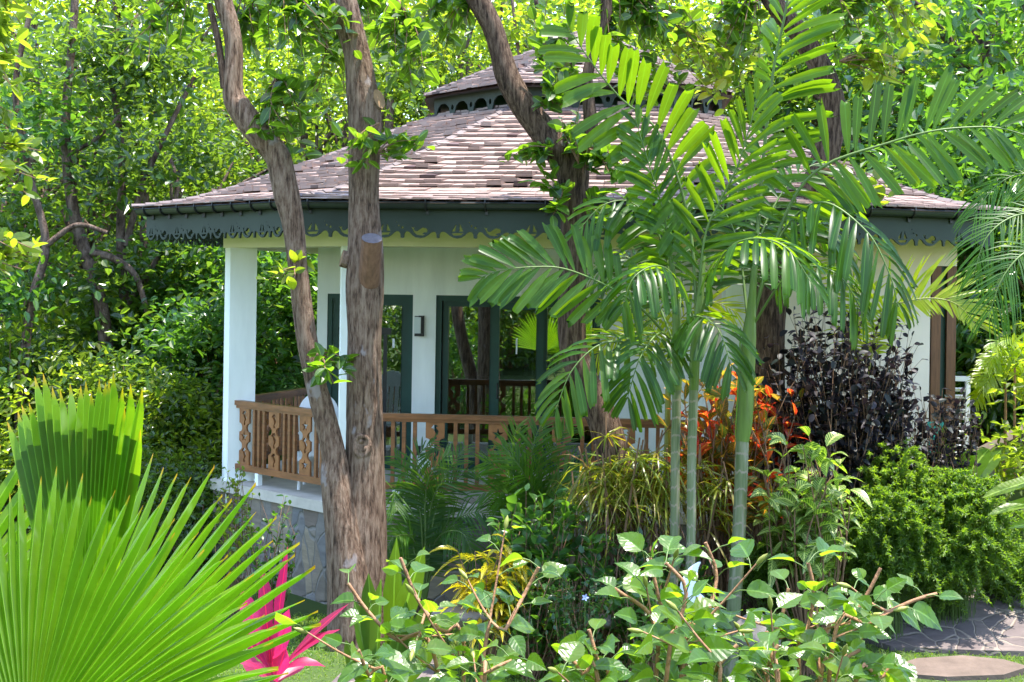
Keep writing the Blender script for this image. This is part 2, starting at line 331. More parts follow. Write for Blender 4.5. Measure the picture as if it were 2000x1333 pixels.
# ------------------------------------------------------------------ ground
def gz(x,y):
    t=np.clip(y/10,0,1); t=t*t*(3-2*t); z=1.35*(1-t)+(-.5)*t
    b=np.clip((y-24)/30,0,1); z=z+b*11*(1-.3*np.exp(-((x-2)/8)**2))
    sx=np.clip((x-2.2)/.6,0,1); z=z+sx*(.3*np.clip((y-13)/2,0,1)+1.1*np.clip((y-14.95)/.6,0,1)*(y<24))
    return z
xs=np.concatenate([np.linspace(-150,-20,8),np.linspace(-18,18,61),np.linspace(20,150,8)]); ys=np.concatenate([np.linspace(-60,-3,6),np.linspace(-2,40,106),np.linspace(43,220,12)])
X,Yg=np.meshgrid(xs,ys,indexing='ij'); Z=gz(X,Yg)+.03*np.sin(X*1.3)*np.sin(Yg*.9)*(Yg<24)
mb=MB(); ni,nj=X.shape; i,j=np.meshgrid(np.arange(ni-1),np.arange(nj-1),indexing='ij')
mb.add(np.stack([X,Yg,Z],-1).reshape(-1,3),np.stack([i*nj+j,(i+1)*nj+j,(i+1)*nj+j+1,i*nj+j+1],-1).reshape(-1,4))
tag(obj('ground',mb,M['lawn'],sm=True),kind='structure')
GZ=-.5
def PG(px,py,z=GZ):   # pixel on horizontal plane z
    v=P(px,py,1.0); k=(z-CAMZ)/(v[2]-CAMZ); return np.array([v[0]*k,k,z])
def PGs(px,py,dz=0.):
    z=GZ
    for _ in range(30):
        q=PG(px,py,z); z=.6*z+.4*(float(gz(q[0],q[1]))+dz)
    return q
def flatpatch(name,pix,z,th,mat,kind='structure',label=None,cat=None,loc=None):
    pts=[PGs(a,b,z-GZ) for a,b in pix]; PATHS.append(np.array(pts)[:,:2]); mb=MB(); top=np.array(pts); bot=top-[0,0,th]; k=len(pts)
    mb.add(np.concatenate([top,bot]),[list(range(k))]+[[i,k+i,k+(i+1)%k,(i+1)%k] for i in range(k)])
    o=obj(name,mb,mat); return tag(o,label,cat,kind=kind)
def normals_up(o):
    import bmesh
    bm=bmesh.new(); bm.from_mesh(o.data); bmesh.ops.recalc_face_normals(bm,faces=bm.faces); bm.to_mesh(o.data); bm.free()
PATHS=[]
normals_up(flatpatch('path',[(1690,1200),(1760,1158),(1880,1146),(2080,1140),(2200,1180),(2200,1275),(2000,1272),(1900,1270),(1740,1262),(1670,1240)],GZ+.055,.09,M['paving']))
normals_up(flatpatch('path',[(640,1340),(690,1290),(720,1262),(800,1262),(850,1290),(845,1345),(800,1420),(600,1420)],GZ+.055,.09,M['paving']))
normals_up(flatpatch('stepping_stone',[(1745,1300),(1790,1286),(1880,1280),(1960,1288),(2010,1302),(1960,1318),(1850,1322),(1765,1316)],GZ+.07,.1,M['stepstone'],None,'flat tan stepping stone in the grass just in front of the paved path','stepping stone'))
# ------------------------------------------------------------------ pavilion
A_=(-4.36,17.1); B_=(-2.29,15.05); C_=(2.49,14.52); D_=(5.08,15.22); E_=(6.1,18.6); F_=(5.0,22.3); G_=(-1.6,23.2); H_=(-3.9,21.0)
EAVE=np.array([A_,B_,C_,D_,E_,F_,G_,H_])
INN=np.array([(-1.0,18.55),(0.0,17.4),(1.85,17.27),(2.5,17.9),(2.6,19.2),(1.9,20.5),(0.0,20.7),(-1.0,19.8)])
cen=EAVE.mean(0)
DZ=.62
root=thing('pavilion',(1.0,18.8,GZ),'white garden pavilion with shingled two tier roof, green fretwork eaves and wooden porch railing','pavilion')
def edge_n(p,q):
    d=np.array(q)-np.array(p); L=np.hypot(*d); d/=L; return d,np.array([d[1],-d[0]]),L
def offset_poly(Pl,o):
    k=len(Pl); out=[]
    for i in range(k):
        d0,n0,_=edge_n(Pl[i-1],Pl[i]); d1,n1,_=edge_n(Pl[i],Pl[(i+1)%k])
        b=n0+n1; b/=np.hypot(*b); out.append(Pl[i]+b*o/np.dot(b,n0))
    return np.array(out)
PROF=[(0,0),(.09,.035),(.18,.085),(.30,.19),(.45,.355),(.62,.545),(.8,.765),(1,1)]
def prof_z(t,z0,z1): return z0+(z1-z0)*np.interp(t,[p[0] for p in PROF],[p[1] for p in PROF])
def shingle_roof(mb,hip,out,inn,z0,z1,expo,width,curved=True):
    k=len(out)
    zf=(lambda t: prof_z(t,z0,z1)) if curved else (lambda t: z0+(z1-z0)*t)
    for e in range(k):
        p0,p1,q0,q1=[np.array(v) for v in (out[e],out[(e+1)%k],inn[e],inn[(e+1)%k])]
        run=np.linalg.norm((q0+q1)/2-(p0+p1)/2)
        ts=[0.]
        while ts[-1]<1:
            t=ts[-1]; g=(zf(min(t+.03,1))-zf(max(t-.03,0)))/(run*(min(t+.03,1)-max(t-.03,0))+1e-9)
            ts.append(t+expo/math.hypot(1,g)/run)
        # base sheet
        tt=np.linspace(0,1,13); L=np.array([list(p0+(q0-p0)*t)+[zf(t)-.03] for t in tt]); Rr=np.array([list(p1+(q1-p1)*t)+[zf(t)-.03] for t in tt])
        V=np.concatenate([L,Rr]); n=len(tt); i=np.arange(n-1); mb.add(V,np.stack([i,n+i,n+i+1,i+1],1),.12)
        d=(p1-p0)/np.linalg.norm(p1-p0)
        for r,t in enumerate(ts[:-1]):
            t2=min(t+(ts[r+1]-t)*1.25,1.)
            a,b=p0+(q0-p0)*t,p1+(q1-p1)*t; a2,b2=p0+(q0-p0)*t2,p1+(q1-p1)*t2
            Lr=np.linalg.norm(b-a); x=-width*(.5 if r%2 else 0)-R.uniform(0,.06)
            while x<Lr:
                w=width*R.uniform(.7,1.25); x0,x1=max(x,0),min(x+w-.006,Lr); x+=w
                if x1-x0<.02: continue
                th=R.uniform(.032,.055)*(1 if t>.2 or not curved else .45); dj=R.normal(0,.006); z=zf(t)
                f0,f1=x0/Lr,x1/Lr
                def up(f): return a2+(b2-a2)*f
                pa,pb=a+(b-a)*f0,a+(b-a)*f1; uv_=(up(f0)-pa); uv_=uv_/(np.linalg.norm(uv_)+1e-6)*dj
                pa,pb=pa+uv_,pb+uv_; ua,ub=up(f0),up(f1); z2=zf(t2)
                if R.random()<.04: th*=2.
                V=[[*pa,z+th],[*pb,z+th+R.normal(0,.003)],[*ub,z2+.004],[*ua,z2+.004],[*pa,z+th*.4],[*pb,z+th*.4],[*ua,z2-.02],[*ub,z2-.02]]
                mb.add(V,[[0,1,2,3],[4,5,1,0],[4,0,3,6],[5,7,2,1]],np.clip(R.normal(.6,.09),0.2,1) if R.random()>.035 else R.uniform(0,.12))
    for e in range(k):
        p,q=np.array(out[e]),np.array(inn[e]); run=np.linalg.norm(q-p); n=max(4,int(run/.16))
        for s_ in range(n):
            t,t2=s_/n,min((s_+1.15)/n,1); a=np.array([*(p+(q-p)*t),zf(t)+.045]); b=np.array([*(p+(q-p)*t2),zf(t2)+.03])
            sd=np.array([-(q-p)[1],(q-p)[0],0])/run*.055
            V=[a-sd-[0,0,.03],a,a+sd-[0,0,.03],b-sd-[0,0,.03],b,b+sd-[0,0,.03]]
            hip.add(V,[[0,1,4,3],[1,2,5,4],[0,2,1]],R.random(),None,1)
mb=MB(); hp=MB(); OUT=offset_poly(EAVE,.17)
shingle_roof(mb,mb,OUT,INN,3.90,5.22,.135,.165)
rf=obj('roof',mb,[M['shingle'],M['hip']],root)
CUP=np.array([(-1.17,18.5),(-.12,17.2),(1.95,17.05),(2.7,17.75),(2.8,19.3),(2.0,20.7),(-.1,20.9),(-1.17,19.9)])
ap=np.array([.95,18.95]); CINN=ap+(CUP-cen*0-ap)*.03
mb=MB(); hp=MB(); shingle_roof(mb,mb,CUP,CINN,5.46,6.42,.13,.16,False)
cr=obj('cupola_roof',mb,[M['shingle'],M['hip']],root)
def curve_mesh(polys,ext):
    cu=bpy.data.curves.new('tmp','CURVE'); cu.dimensions='2D'; cu.fill_mode='BOTH'; cu.extrude=ext
    for pl in polys:
        s=cu.splines.new('POLY'); s.points.add(len(pl)-1)
        for p,(x,y) in zip(s.points,pl): p.co=(x,y,0,1)
        s.use_cyclic_u=True
    o=bpy.data.objects.new('tmp',cu); COL.objects.link(o); dg=bpy.context.evaluated_depsgraph_get()
    me=bpy.data.meshes.new_from_object(o.evaluated_get(dg)); V=np.array([v.co[:] for v in me.vertices]); Fc=[list(p.vertices) for p in me.polygons]
    bpy.data.objects.remove(o); bpy.data.curves.remove(cu); bpy.data.meshes.remove(me); return V,Fc
def place_flat(mb,V,Fc,org,dx,nrmv,m=0,rnd=.5):
    W=np.asarray(org)+V[:,0:1]*np.array([*dx,0])+V[:,1:2]*np.array([0,0,1.])+V[:,2:3]*np.array([*nrmv,0]); mb.add(W,Fc,rnd,None,m)
K=.00117
WAVE=[(0,0),(40,8),(70,28),(95,52),(112,60),(135,56),(148,35),(150,4),(165,0),(180,4),(182,35),(195,57),(212,60),(232,50),(255,25),(285,6),(325,0),(365,8),(395,28),(425,52),(445,58),(462,54),(472,35),(474,4),(486,0),(498,4),(500,35),(510,55),(530,60),(555,52),(585,28),(620,8)]
HOLES=[[(-47,62),(-5,132),(-15,62)],[(20,62),(25,130),(40,100),(57,62)],[(-50,45),(57,50),(40,28),(-30,25)],
 [(325+a,b) for a,b in [(-85,100),(-66,92),(-48,100),(-58,82),(-48,62),(-28,62),(-10,75),(20,95),(55,88),(68,70),(62,52),(35,50),(18,38),(45,30),(20,22),(-30,30),(-58,50),(-68,75)]]]
for cx_,cy_,r_ in ((110,142,5),(130,110,8),(165,93,11)): HOLES.append([(cx_+r_*math.cos(a),cy_+r_*math.sin(a)) for a in np.arange(8)/8*2*PI])
def fretwork(p,q,z0,z1,period,start,name='fascia_board'):
    d,n,L=edge_n(p,q); sx=period/655
    out=[(0,z1-z0),(0,.035)]
    k0=math.floor((0-start)/period)-1; holes=[]
    bot=[]
    for k in range(k0,int(L/period)+3):
        for x,y in WAVE:
            xx=start+k*period+x*sx
            if .01<xx<L-.01: bot.append((xx,y*K))
        for h in HOLES:
            hh=[(start+k*period+x*sx,y*K) for x,y in h]
            if min(a for a,_ in hh)>.03 and max(a for a,_ in hh)<L-.03: holes.append(hh)
    poly=[(0,z1-z0),(0,.04)]+bot+[(L,.04),(L,z1-z0)]
    V,Fc=curve_mesh([poly]+holes,.012); mb=MB(); place_flat(mb,V,Fc,(*p,z0),d,n); return obj(name,mb,M['fascia'],root)
fretwork(A_,B_,3.515,3.83,.56,.10); fretwork(B_,C_,3.515,3.83,.766,.19); fretwork(C_,D_,3.515,3.83,.66,.3)
fretwork(D_,E_,3.515,3.83,.7,.3); fretwork(H_,A_,3.515,3.83,.7,.3)
# cupola fascia with pointed scallops
CF=offset_poly(CUP,-.14)
for e in (7,0,1,2,3):
    p,q=CF[e],CF[(e+1)%8]; d,n,L=edge_n(p,q); k=max(2,round(L/.36)); w=L/k; bot=[]; holes=[]
    for i in range(k):
        for x,y in [(0,-.06),(.03,-.04),(.12,.02),(.2,.11),(.35,.155),(.5,.165),(.65,.155),(.8,.11),(.88,.02),(.97,-.04)]: bot.append(((i+x)*w,.05+y))
        if i: holes.append([(i*w+.028*math.cos(a),.15+.036*math.sin(a)) for a in np.arange(8)/8*2*PI])
    V,Fc=curve_mesh([[(0,.30)]+bot+[(L,-.01),(L,.30)]]+holes,.012); mb=MB(); place_flat(mb,V,Fc,(*p,5.15),d,n); obj('cupola_fascia',mb,M['fascia'],root)
mb=MB(); CW=offset_poly(CUP,-.55); V=np.concatenate([np.c_[CW,np.full(8,4.9)],np.c_[CW,np.full(8,5.6)]]); mb.add(V,[[i,(i+1)%8,8+(i+1)%8,8+i] for i in range(8)]); obj('cupola_wall',mb,M['green'],root)
mb=MB(); V=np.c_[CUP,np.full(8,5.44)]; mb.add(V,[list(range(8))]); obj('cupola_soffit',mb,M['fascia'],root)
# gutter
mb=MB(); GO=offset_poly(EAVE,.085); GR=offset_poly(EAVE,.085)
for e in (7,0,1,2,3):
    p,q=GO[e],GO[(e+1)%8]; d,n,L=edge_n(p,q); an=np.linspace(PI,2*PI,9); V=[];r=.062
    for s_,c in ((0,p),(1,q)):
        for a in an: V.append([c[0]+n[0]*r*math.cos(a),c[1]+n[1]*r*math.cos(a),3.875+r*1.05*math.sin(a)])
        for a in an[::-1]: V.append([c[0]+n[0]*(r-.008)*math.cos(a),c[1]+n[1]*(r-.008)*math.cos(a),3.878+(r-.008)*1.05*math.sin(a)])
    k=18; mb.add(V,[[i,(i+1)%k,k+(i+1)%k,k+i] for i in range(k)])
    mb.tube([[*(p+n*r),3.878],[*(q+n*r),3.878]],.009,6)
gt=obj('gutter',mb,M['gutter'],root)
for e in (0,1,2):
    p,q=GO[e],GO[(e+1)%8]; d,n,L=edge_n(p,q); st=.36 if e==0 else (.62 if e==1 else .5); k=int(L/st)
    for i in range(k):
        c=p+d*(.2+i*st); pts=[[*(c+n*.072*math.cos(a)),3.875+.076*math.sin(a)] for a in np.linspace(PI*.98,2*PI,9)]; pts.append([*(c+n*.068),3.905])
        b=MB(); b.tube(pts,.011,6); b.box([*(c-n*.06),3.80],(.03,.03,.08)); obj('gutter_bracket',b,M['black'],gt)
# soffit / porch ceiling
mb=MB(); SO=offset_poly(EAVE,.02); V=np.c_[SO,np.full(8,3.835)]; mb.add(V,[list(range(8))[::-1]]); obj('porch_ceiling',mb,M['ceil'],root)
# columns and beam
def rotz(a): return np.array([[math.cos(a),-math.sin(a),0],[math.sin(a),math.cos(a),0],[0,0,1]])
cA=P(468,700,17.55); cB=P(690,700,16.08); zb=3.45
for c,a,s_ in ((cA,math.radians(22.5),.325),(cB,math.radians(10),.30)):
    mb=MB(); mb.box((c[0],c[1],(DZ+zb)/2),(s_,s_,zb-DZ),rotz(a)); mb.box((c[0],c[1],DZ-.2),(s_+.03,s_+.03,.44),rotz(a)); obj('column',mb,M['wall'],root)
cC=np.array([2.45,15.55,0]); mb=MB(); mb.box((cC[0],cC[1],(DZ+zb)/2),(.3,.3,zb-DZ)); obj('column',mb,M['wall'],root)
mb=MB()
def beam(p,q,z0,z1,w,ext=.18):
    d,n,L=edge_n(p[:2],q[:2]); c=(np.array(p[:2])+np.array(q[:2]))/2; mb.box((*c,(z0+z1)/2),(L+2*ext,w,z1-z0),np.c_[np.r_[d,0],np.r_[-d[1],d[0],0],[0,0,1]])
beam(cA,cB,zb,3.834,.345,.13); obj('beam',mb,M['cream'],root); mb=MB(); beam(cB,cC,zb+.003,3.833,.34,-.1); obj('beam',mb,M['cream'],root)
mb=MB(); beam(cA,(-2.72,19.9),zb-.004,3.832,.30,-.1); obj('beam',mb,M['cream'],root)
# deck, plinth
DECK=np.array([(-3.62,17.55),(-2.02,15.84),(2.6,15.36),(2.6,19.),(2.4,22.9),(-2.6,22.9),(-2.9,20.1)])
def prism(poly,z0,z1):
    mb=MB(); k=len(poly); mb.add(np.r_[np.c_[poly,np.full(k,z0)],np.c_[poly,np.full(k,z1)]],[[i,(i+1)%k,k+(i+1)%k,k+i] for i in range(k)]+[list(range(k,2*k)),list(range(k))[::-1]]); return mb
obj('stone_plinth',prism(DECK,-.75,.50),M['masonry'],root); obj('deck',prism(offset_poly(DECK,.035),.50,DZ),M['slab'],root)
# railing
def railing(p,q,pan0,name='porch_railing',step=.70):
    p,q=np.array(p),np.array(q); d,n,L=edge_n(p,q); Rm=np.c_[np.r_[d,0],np.r_[-d[1],d[0],0],[0,0,1]]
    mb=MB(); c=(p+q)/2
    mb.box((*c,1.575),(L,.09,.055),Rm); mb.box((*c,1.53),(L,.05,.035),Rm); mb.box((*c,.80),(L,.06,.075),Rm)
    r=obj(name,mb,M['wood'],root)
    for x in np.arange(.5,L,1.4):
        b=MB(); b.box((*(p+d*x),.69),(.07,.06,.145),Rm); obj('rail_foot',b,M['wall'],r)
    zlo,zhi=.8375,1.5125; H=zhi-zlo
    def item(x,w):
        b=MB(); b.box((*(p+d*x),(zlo+zhi)/2),(w,.036,H),Rm,R.random()); obj('baluster',b,M['wood'],r)
    x=pan0; k=0
    while x>0: x-=step
    while x<L:
        if .12<x<L-.12:
            w=.105; nt_=[]
            for sgn in (1,-1):
                ys=np.linspace(0,H,60) if sgn>0 else np.linspace(H,0,60)
                for y in ys:
                    a=w
                    for yc in (.33,.66):
                        dd=abs(y-yc*H)
                        if dd<.055: a=w-.062*(1-(dd/.055)**2)**.5 if dd<.05 else w-.02
                    nt_.append((sgn*a,y))
            poly=nt_[:60][::-1]; poly=[(a,b) for a,b in nt_[:60]]+[(a,b) for a,b in nt_[60:]]
            holes=[]
            def star(cx,cy,r): return [(cx+(r if i%2==0 else r*.34)*math.sin(i*PI/5),cy+(r if i%2==0 else r*.34)*math.cos(i*PI/5)) for i in range(10)]
            def sea(cx,cy,s_): return [(cx+a*s_,cy+b*s_) for a,b in [(-.25,1),(.2,1.05),(.42,.75),(.15,.7),(.2,.5),(.5,.15),(.42,-.25),(.1,-.55),(.3,-.8),(.12,-1.05),(-.15,-.9),(-.1,-.55),(.08,-.2),(-.12,.15),(-.28,.5),(-.6,.55),(-.4,.8)]]
            if k%3==0: holes=[star(0,.83*H,.07),sea(0,.5*H,.085),star(0,.17*H,.07)]
            elif k%3==1: holes=[sea(0,.83*H,.085),star(0,.5*H,.075),sea(0,.17*H,.085)]
            else: holes=[sea(0,.84*H,.08),sea(0,.5*H,.09),sea(0,.16*H,.08)]
            V,Fc=curve_mesh([poly]+holes,.012); b=MB(); place_flat(b,V,Fc,(*(p+d*x),zlo),d,n); obj('carved_panel',b,M['woodp'],r)
        k+=1
        for j in (1,2,3):
            xx=x+.105+(step-.21)*(j/4.)*1.0
            if .03<xx<L-.03: item(xx,.042)
        x+=step
    return r
railing((-3.33,17.42),(-2.06,16.10),.20,step=.62)
rb=P(745,880,15.98)
railing((-1.75,15.96),(2.3,15.53),.23,step=.70)
railing((-3.40,17.72),(-2.80,19.7),.2,step=.66)
# walls
YW=18.8
def XW(px,y=700,Y=YW): return P(px,y,Y)[0]
zt=P(850,577,YW)[2]; xL=XW(618); o1=(XW(638),XW(805)); o2=(XW(850),XW(1172)); xR=2.4
mb=MB()
for a,b in ((xL,o1[0]),(o1[1],o2[0]),(o2[1],xR)): mb.box(((a+b)/2,YW+.1,(DZ+3.834)/2),(b-a,.2,3.834-DZ))
for a,b in (o1,o2): mb.box(((a+b)/2,YW+.1,(zt+3.834)/2),(b-a,.2,3.834-zt))
mb.box((xL+.1,YW+2.15,(DZ+3.834)/2),(.2,3.9,3.834-DZ)); mb.box((xR-.1,17.5,(DZ+3.83)/2),(.2,2.6,3.83-DZ))
obj('wall',mb,M['wall'],root)
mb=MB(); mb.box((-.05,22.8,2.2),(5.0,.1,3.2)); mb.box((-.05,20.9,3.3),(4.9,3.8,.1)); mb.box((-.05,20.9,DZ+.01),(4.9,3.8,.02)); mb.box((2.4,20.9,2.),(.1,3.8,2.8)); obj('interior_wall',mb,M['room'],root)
# sliding doors
def zpx(py,Y=YW,px=900): return P(px,py,Y)[2]
def frame(name,x0,x1,z0,z1,y,w,dp,mat,parent):
    b=MB(); b.box((x0+w/2,y,(z0+z1)/2),(w,dp,z1-z0)); b.box((x1-w/2,y,(z0+z1)/2),(w,dp,z1-z0)); b.box(((x0+x1)/2,y+.002,z1-w/2),(x1-x0-2*w,dp,w)); b.box(((x0+x1)/2,y+.002,z0+w/2),(x1-x0-2*w,dp,w)); return obj(name,b,mat,parent)
def pane(x0,x1,z0,z1,y,par):
    b=MB(); b.box(((x0+x1)/2,y,(z0+z1)/2),(x1-x0,.008,z1-z0),rotz(-math.radians(6))); return obj('pane',b,M['glass'],par)
d1=frame('door_frame',o1[0],o1[1],DZ,zt,YW+.09,.06,.14,M['green'],root)
f=frame('sliding_door',o1[0]+.061,o1[1]-.061,DZ+.06,zt-.06,YW+.085,.085,.05,M['green'],root); pane(o1[0]+.147,o1[1]-.147,DZ+.146,zt-.146,YW+.085,f)
b=MB(); zz=zpx(650); b.box(((o1[0]+o1[1])/2,YW+.082,zz),(o1[1]-o1[0]-.3,.06,.09)); b.box((o1[1]-.36,YW+.083,zz-.9),(.05,.058,1.7)); obj('glazing_bar',b,M['black'],f)
b=MB(); c=P(768,671,YW); b.box((c[0],YW+.045,c[2]),(.028,.004,.12)); obj('white_tag',b,M['plastic'],f)
d2=frame('door_frame',o2[0],o2[1],DZ,zt,YW+.12,.075,.12,M['green'],root)
xa,xb,xc,xd=XW(862),XW(962),XW(1059),XW(1166)
for k,(a,b2,yy,mt) in enumerate(((xa,xb+.03,YW+.14,'green'),(xb-.03,xc+.02,YW+.09,'green'),(xc-.01,xd,YW+.14,'green'))):
    f=frame('sliding_door',a+.012,b2,DZ+.076,zt-.076,yy,(.07,.10,.06)[k],.04,M[mt],root); w=(.07,.10,.06)[k]
    pane(a+.012+w,b2-w,DZ+.077+w,zt-.077-w,yy,f)
    if k==1:
        b=MB(); c=P(971,765,YW); b.tube([(c[0],yy-.02,c[2]-.1),(c[0],yy-.06,c[2]-.08),(c[0],yy-.06,c[2]+.08),(c[0],yy-.02,c[2]+.1)],.009,8); obj('handle',b,M['black'],f)
        b=MB(); c=P(1009,677,YW); b.box((c[0],yy-.007,c[2]),(.022,.004,.21)); obj('white_tag',b,M['plastic'],f)
# wall lamp and socket
c=P(818,637,YW); b=MB(); b.box((c[0]+.035,YW-.02,c[2]),(.075,.04,.27)); b.box((c[0],YW-.06,c[2]-.115),(.10,.08,.035)); b.box((c[0],YW-.06,c[2]+.125),(.10,.08,.012)); wl=obj('wall_lamp',b,M['black'],root)
b=MB(); b.box((c[0]-.012,YW-.06,c[2]+.01),(.085,.07,.21)); obj('lamp_shade',b,M['frost'],wl)
c=P(817,880,YW); b=MB(); b.box((c[0],YW-.02,c[2]),(.06,.04,.12)); b.box((c[0],YW-.045,c[2]),(.04,.01,.08)); obj('socket_box',b,M['gutter'],root)
# interior fittings
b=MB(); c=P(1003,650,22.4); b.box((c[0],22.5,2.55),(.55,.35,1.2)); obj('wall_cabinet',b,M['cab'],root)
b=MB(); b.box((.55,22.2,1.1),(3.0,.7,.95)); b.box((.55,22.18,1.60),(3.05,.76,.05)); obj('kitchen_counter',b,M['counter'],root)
c=P(1010,735,22.0); t=thing('microwave_oven',(c[0],22.,1.625),'white microwave oven on the dark counter behind the glass doors','microwave')
b=MB(); b.box((c[0],22.05,1.625+.16),(.50,.36,.32)); obj('case',b,M['appl'],t); b=MB(); b.box((c[0]-.06,21.865,1.79),(.32,.012,.22)); obj('door_window',b,M['black'],t); b=MB(); b.box((c[0]+.19,21.866,1.79),(.07,.01,.24)); b.tube([(c[0]+.19,21.87,1.85),(c[0]+.19,21.85,1.85)],.02,10); obj('control_panel',b,M['gutter'],t)
# right facade
YR=16.15; xr=P(1868,600,YR)[0]; xs1=P(1817,600,YR)[0]; zs=P(1840,520,YR)[2]
mb=MB(); mb.box(((2.3+xs1)/2,YR+.1,1.6),(xs1-2.3,.2,4.46)); mb.box(((xs1+xr)/2,YR+.1,(zs+3.83)/2),(xr-xs1,.2,3.83-zs)); mb.box((xr-.1,18.7,1.6),(.2,4.9,4.46)); obj('side_wall',mb,M['tan_wall'],root)
mb=MB(); mb.box(((xs1+xr)/2,YR+.12,(zs-.5)/2),(xr-xs1,.08,zs+.5)); sw=obj('shutter_frame',mb,M['green'],root)
for a,b2 in ((1820,1838),(1850,1868)):
    x0,x1=P(a,600,YR)[0],P(b2,600,YR)[0]; mb=MB(); mb.box(((x0+x1)/2,YR+.03,(zs-.5)/2),(x1-x0,.06,zs+.49)); obj('shutter',mb,M['woodd'],sw)
c=P(1874,735,17.2); t=thing('louvred_panel',(c[0]+.03,17.2,GZ),'narrow white louvred panel standing beside the brown shutters','louvred panel')
b=MB(); 
for dx in (-.10,.10): b.box((c[0]+dx,17.2,(c[2]+GZ)/2),(.05,.05,c[2]-GZ))
b.box((c[0],17.2,c[2]-.03),(.15,.045,.06)); obj('frame',b,M['appl'],t); b=MB()
for z in np.arange(.6,c[2]-.08,.085): b.box((c[0],17.2,z),(.15,.02,.045),[[1,0,0],[0,.8,-.6],[0,.6,.8]])
obj('louvre_slats',b,M['appl'],t)
# porch chair: high domed back white plastic
cx_,cy_=P(630,760,16.95)[0],16.95
t=thing('plastic_chair',(cx_,cy_,DZ),'white plastic porch chair with high rounded back, behind the left railing','chair')
poly=[(.24*math.cos(a)*(1.0),.88+.27*math.sin(a)) for a in np.linspace(0,PI,18)]+[(-.22,.40),(.22,.40)]
holes=[[(x-.011,.5),(x-.011,.92),(x+.011,.92),(x+.011,.5)] for x in (-.12,-.04,.04,.12)]
V,Fc=curve_mesh([poly]+holes,.012); V=V.copy(); a=.16; y=V[:,1]-.4; V2=np.stack([V[:,0],V[:,1],V[:,2]-y*a],1)
b=MB(); place_flat(b,V2,Fc,(cx_,cy_-.22,DZ),(1,0),(0,1)); obj('backrest',b,M['plastic'],t)
b=MB(); b.box((cx_,cy_+.02,DZ+.40),(.46,.46,.03)); obj('seat',b,M['plastic'],t)
for sx in (-.21,.21):
    for sy in (-.19,.22):
        b=MB(); b.tube([(cx_+sx,cy_+sy,DZ+.4),(cx_+sx*1.12,cy_+sy*1.1,DZ)],.02,8); obj('leg',b,M['plastic'],t)
    b=MB(); b.tube([(cx_+sx*1.1,cy_-.2,DZ+.66),(cx_+sx*1.15,cy_+.1,DZ+.64),(cx_+sx*1.12,cy_+.24,DZ+.6),(cx_+sx*1.05,cy_+.24,DZ+.4)],.022,8,sub=4); obj('armrest',b,M['plastic'],t,True)
# teal slatted chair far right
c=P(1828,850,15.4); GC=float(gz(c[0],15.3)); t=thing('plastic_chair',(c[0],15.4,GC),'small teal slatted chair half hidden behind the ferns on the right','chair')
b=MB(); zt_=c[2]+.1
for dx in (-.06,-.02,.02,.06): b.box((c[0]+dx,15.4,zt_-.14),(.026,.02,.34))
b.box((c[0],15.4,zt_+.02),(.2,.03,.04)); obj('backrest',b,M['teal'],t)
b=MB(); b.box((c[0],15.22,zt_-.33),(.3,.34,.03)); obj('seat',b,M['rachis_y'],t)
for dx in (-.12,.12):
    for dy in (-.14,.15):
        b=MB(); b.box((c[0]+dx,15.22+dy,(zt_-.34+GC)/2),(.03,.03,zt_-.34-GC)); obj('leg',b,M['appl'],t)
# stair wall right
p0=P(1885,905,16.6); p1=P(2010,838,16.3); p2=P(2200,740,15.8)
mb=MB(); pts=[p0,p1,p2]; V=[]
for p in pts:
    for dy,dz in ((0,-2.5),(0,-.09),(.3,-.09),(.3,-2.5)): V.append(p+[0,dy,dz])
Fq=[[i*4+j,i*4+(j+1)%4,(i+1)*4+(j+1)%4,(i+1)*4+j] for i in range(2) for j in range(4)]+[[0,1,2,3],[8,9,10,11]]; mb.add(V,Fq)
M['coping']=plain('weathered_coping',(.115,.095,.08),.9,.2,.3,6.,.4,25.)
t=thing('stair_wall',(p0[0],p0[1],GZ),'low sloping brown stone stair wall with grey coping at the right edge','wall'); so=obj('stone_body',mb,M['stonewall2'],t); normals_up(so)
mb=MB(); V=[]
for p in pts:
    for dy,dz in ((-.05,-.087),(-.05,0),(.35,0),(.35,-.087)): V.append(p+[0,dy,dz])
mb.add(V,Fq); so=obj('coping',mb,M['coping'],t); normals_up(so)
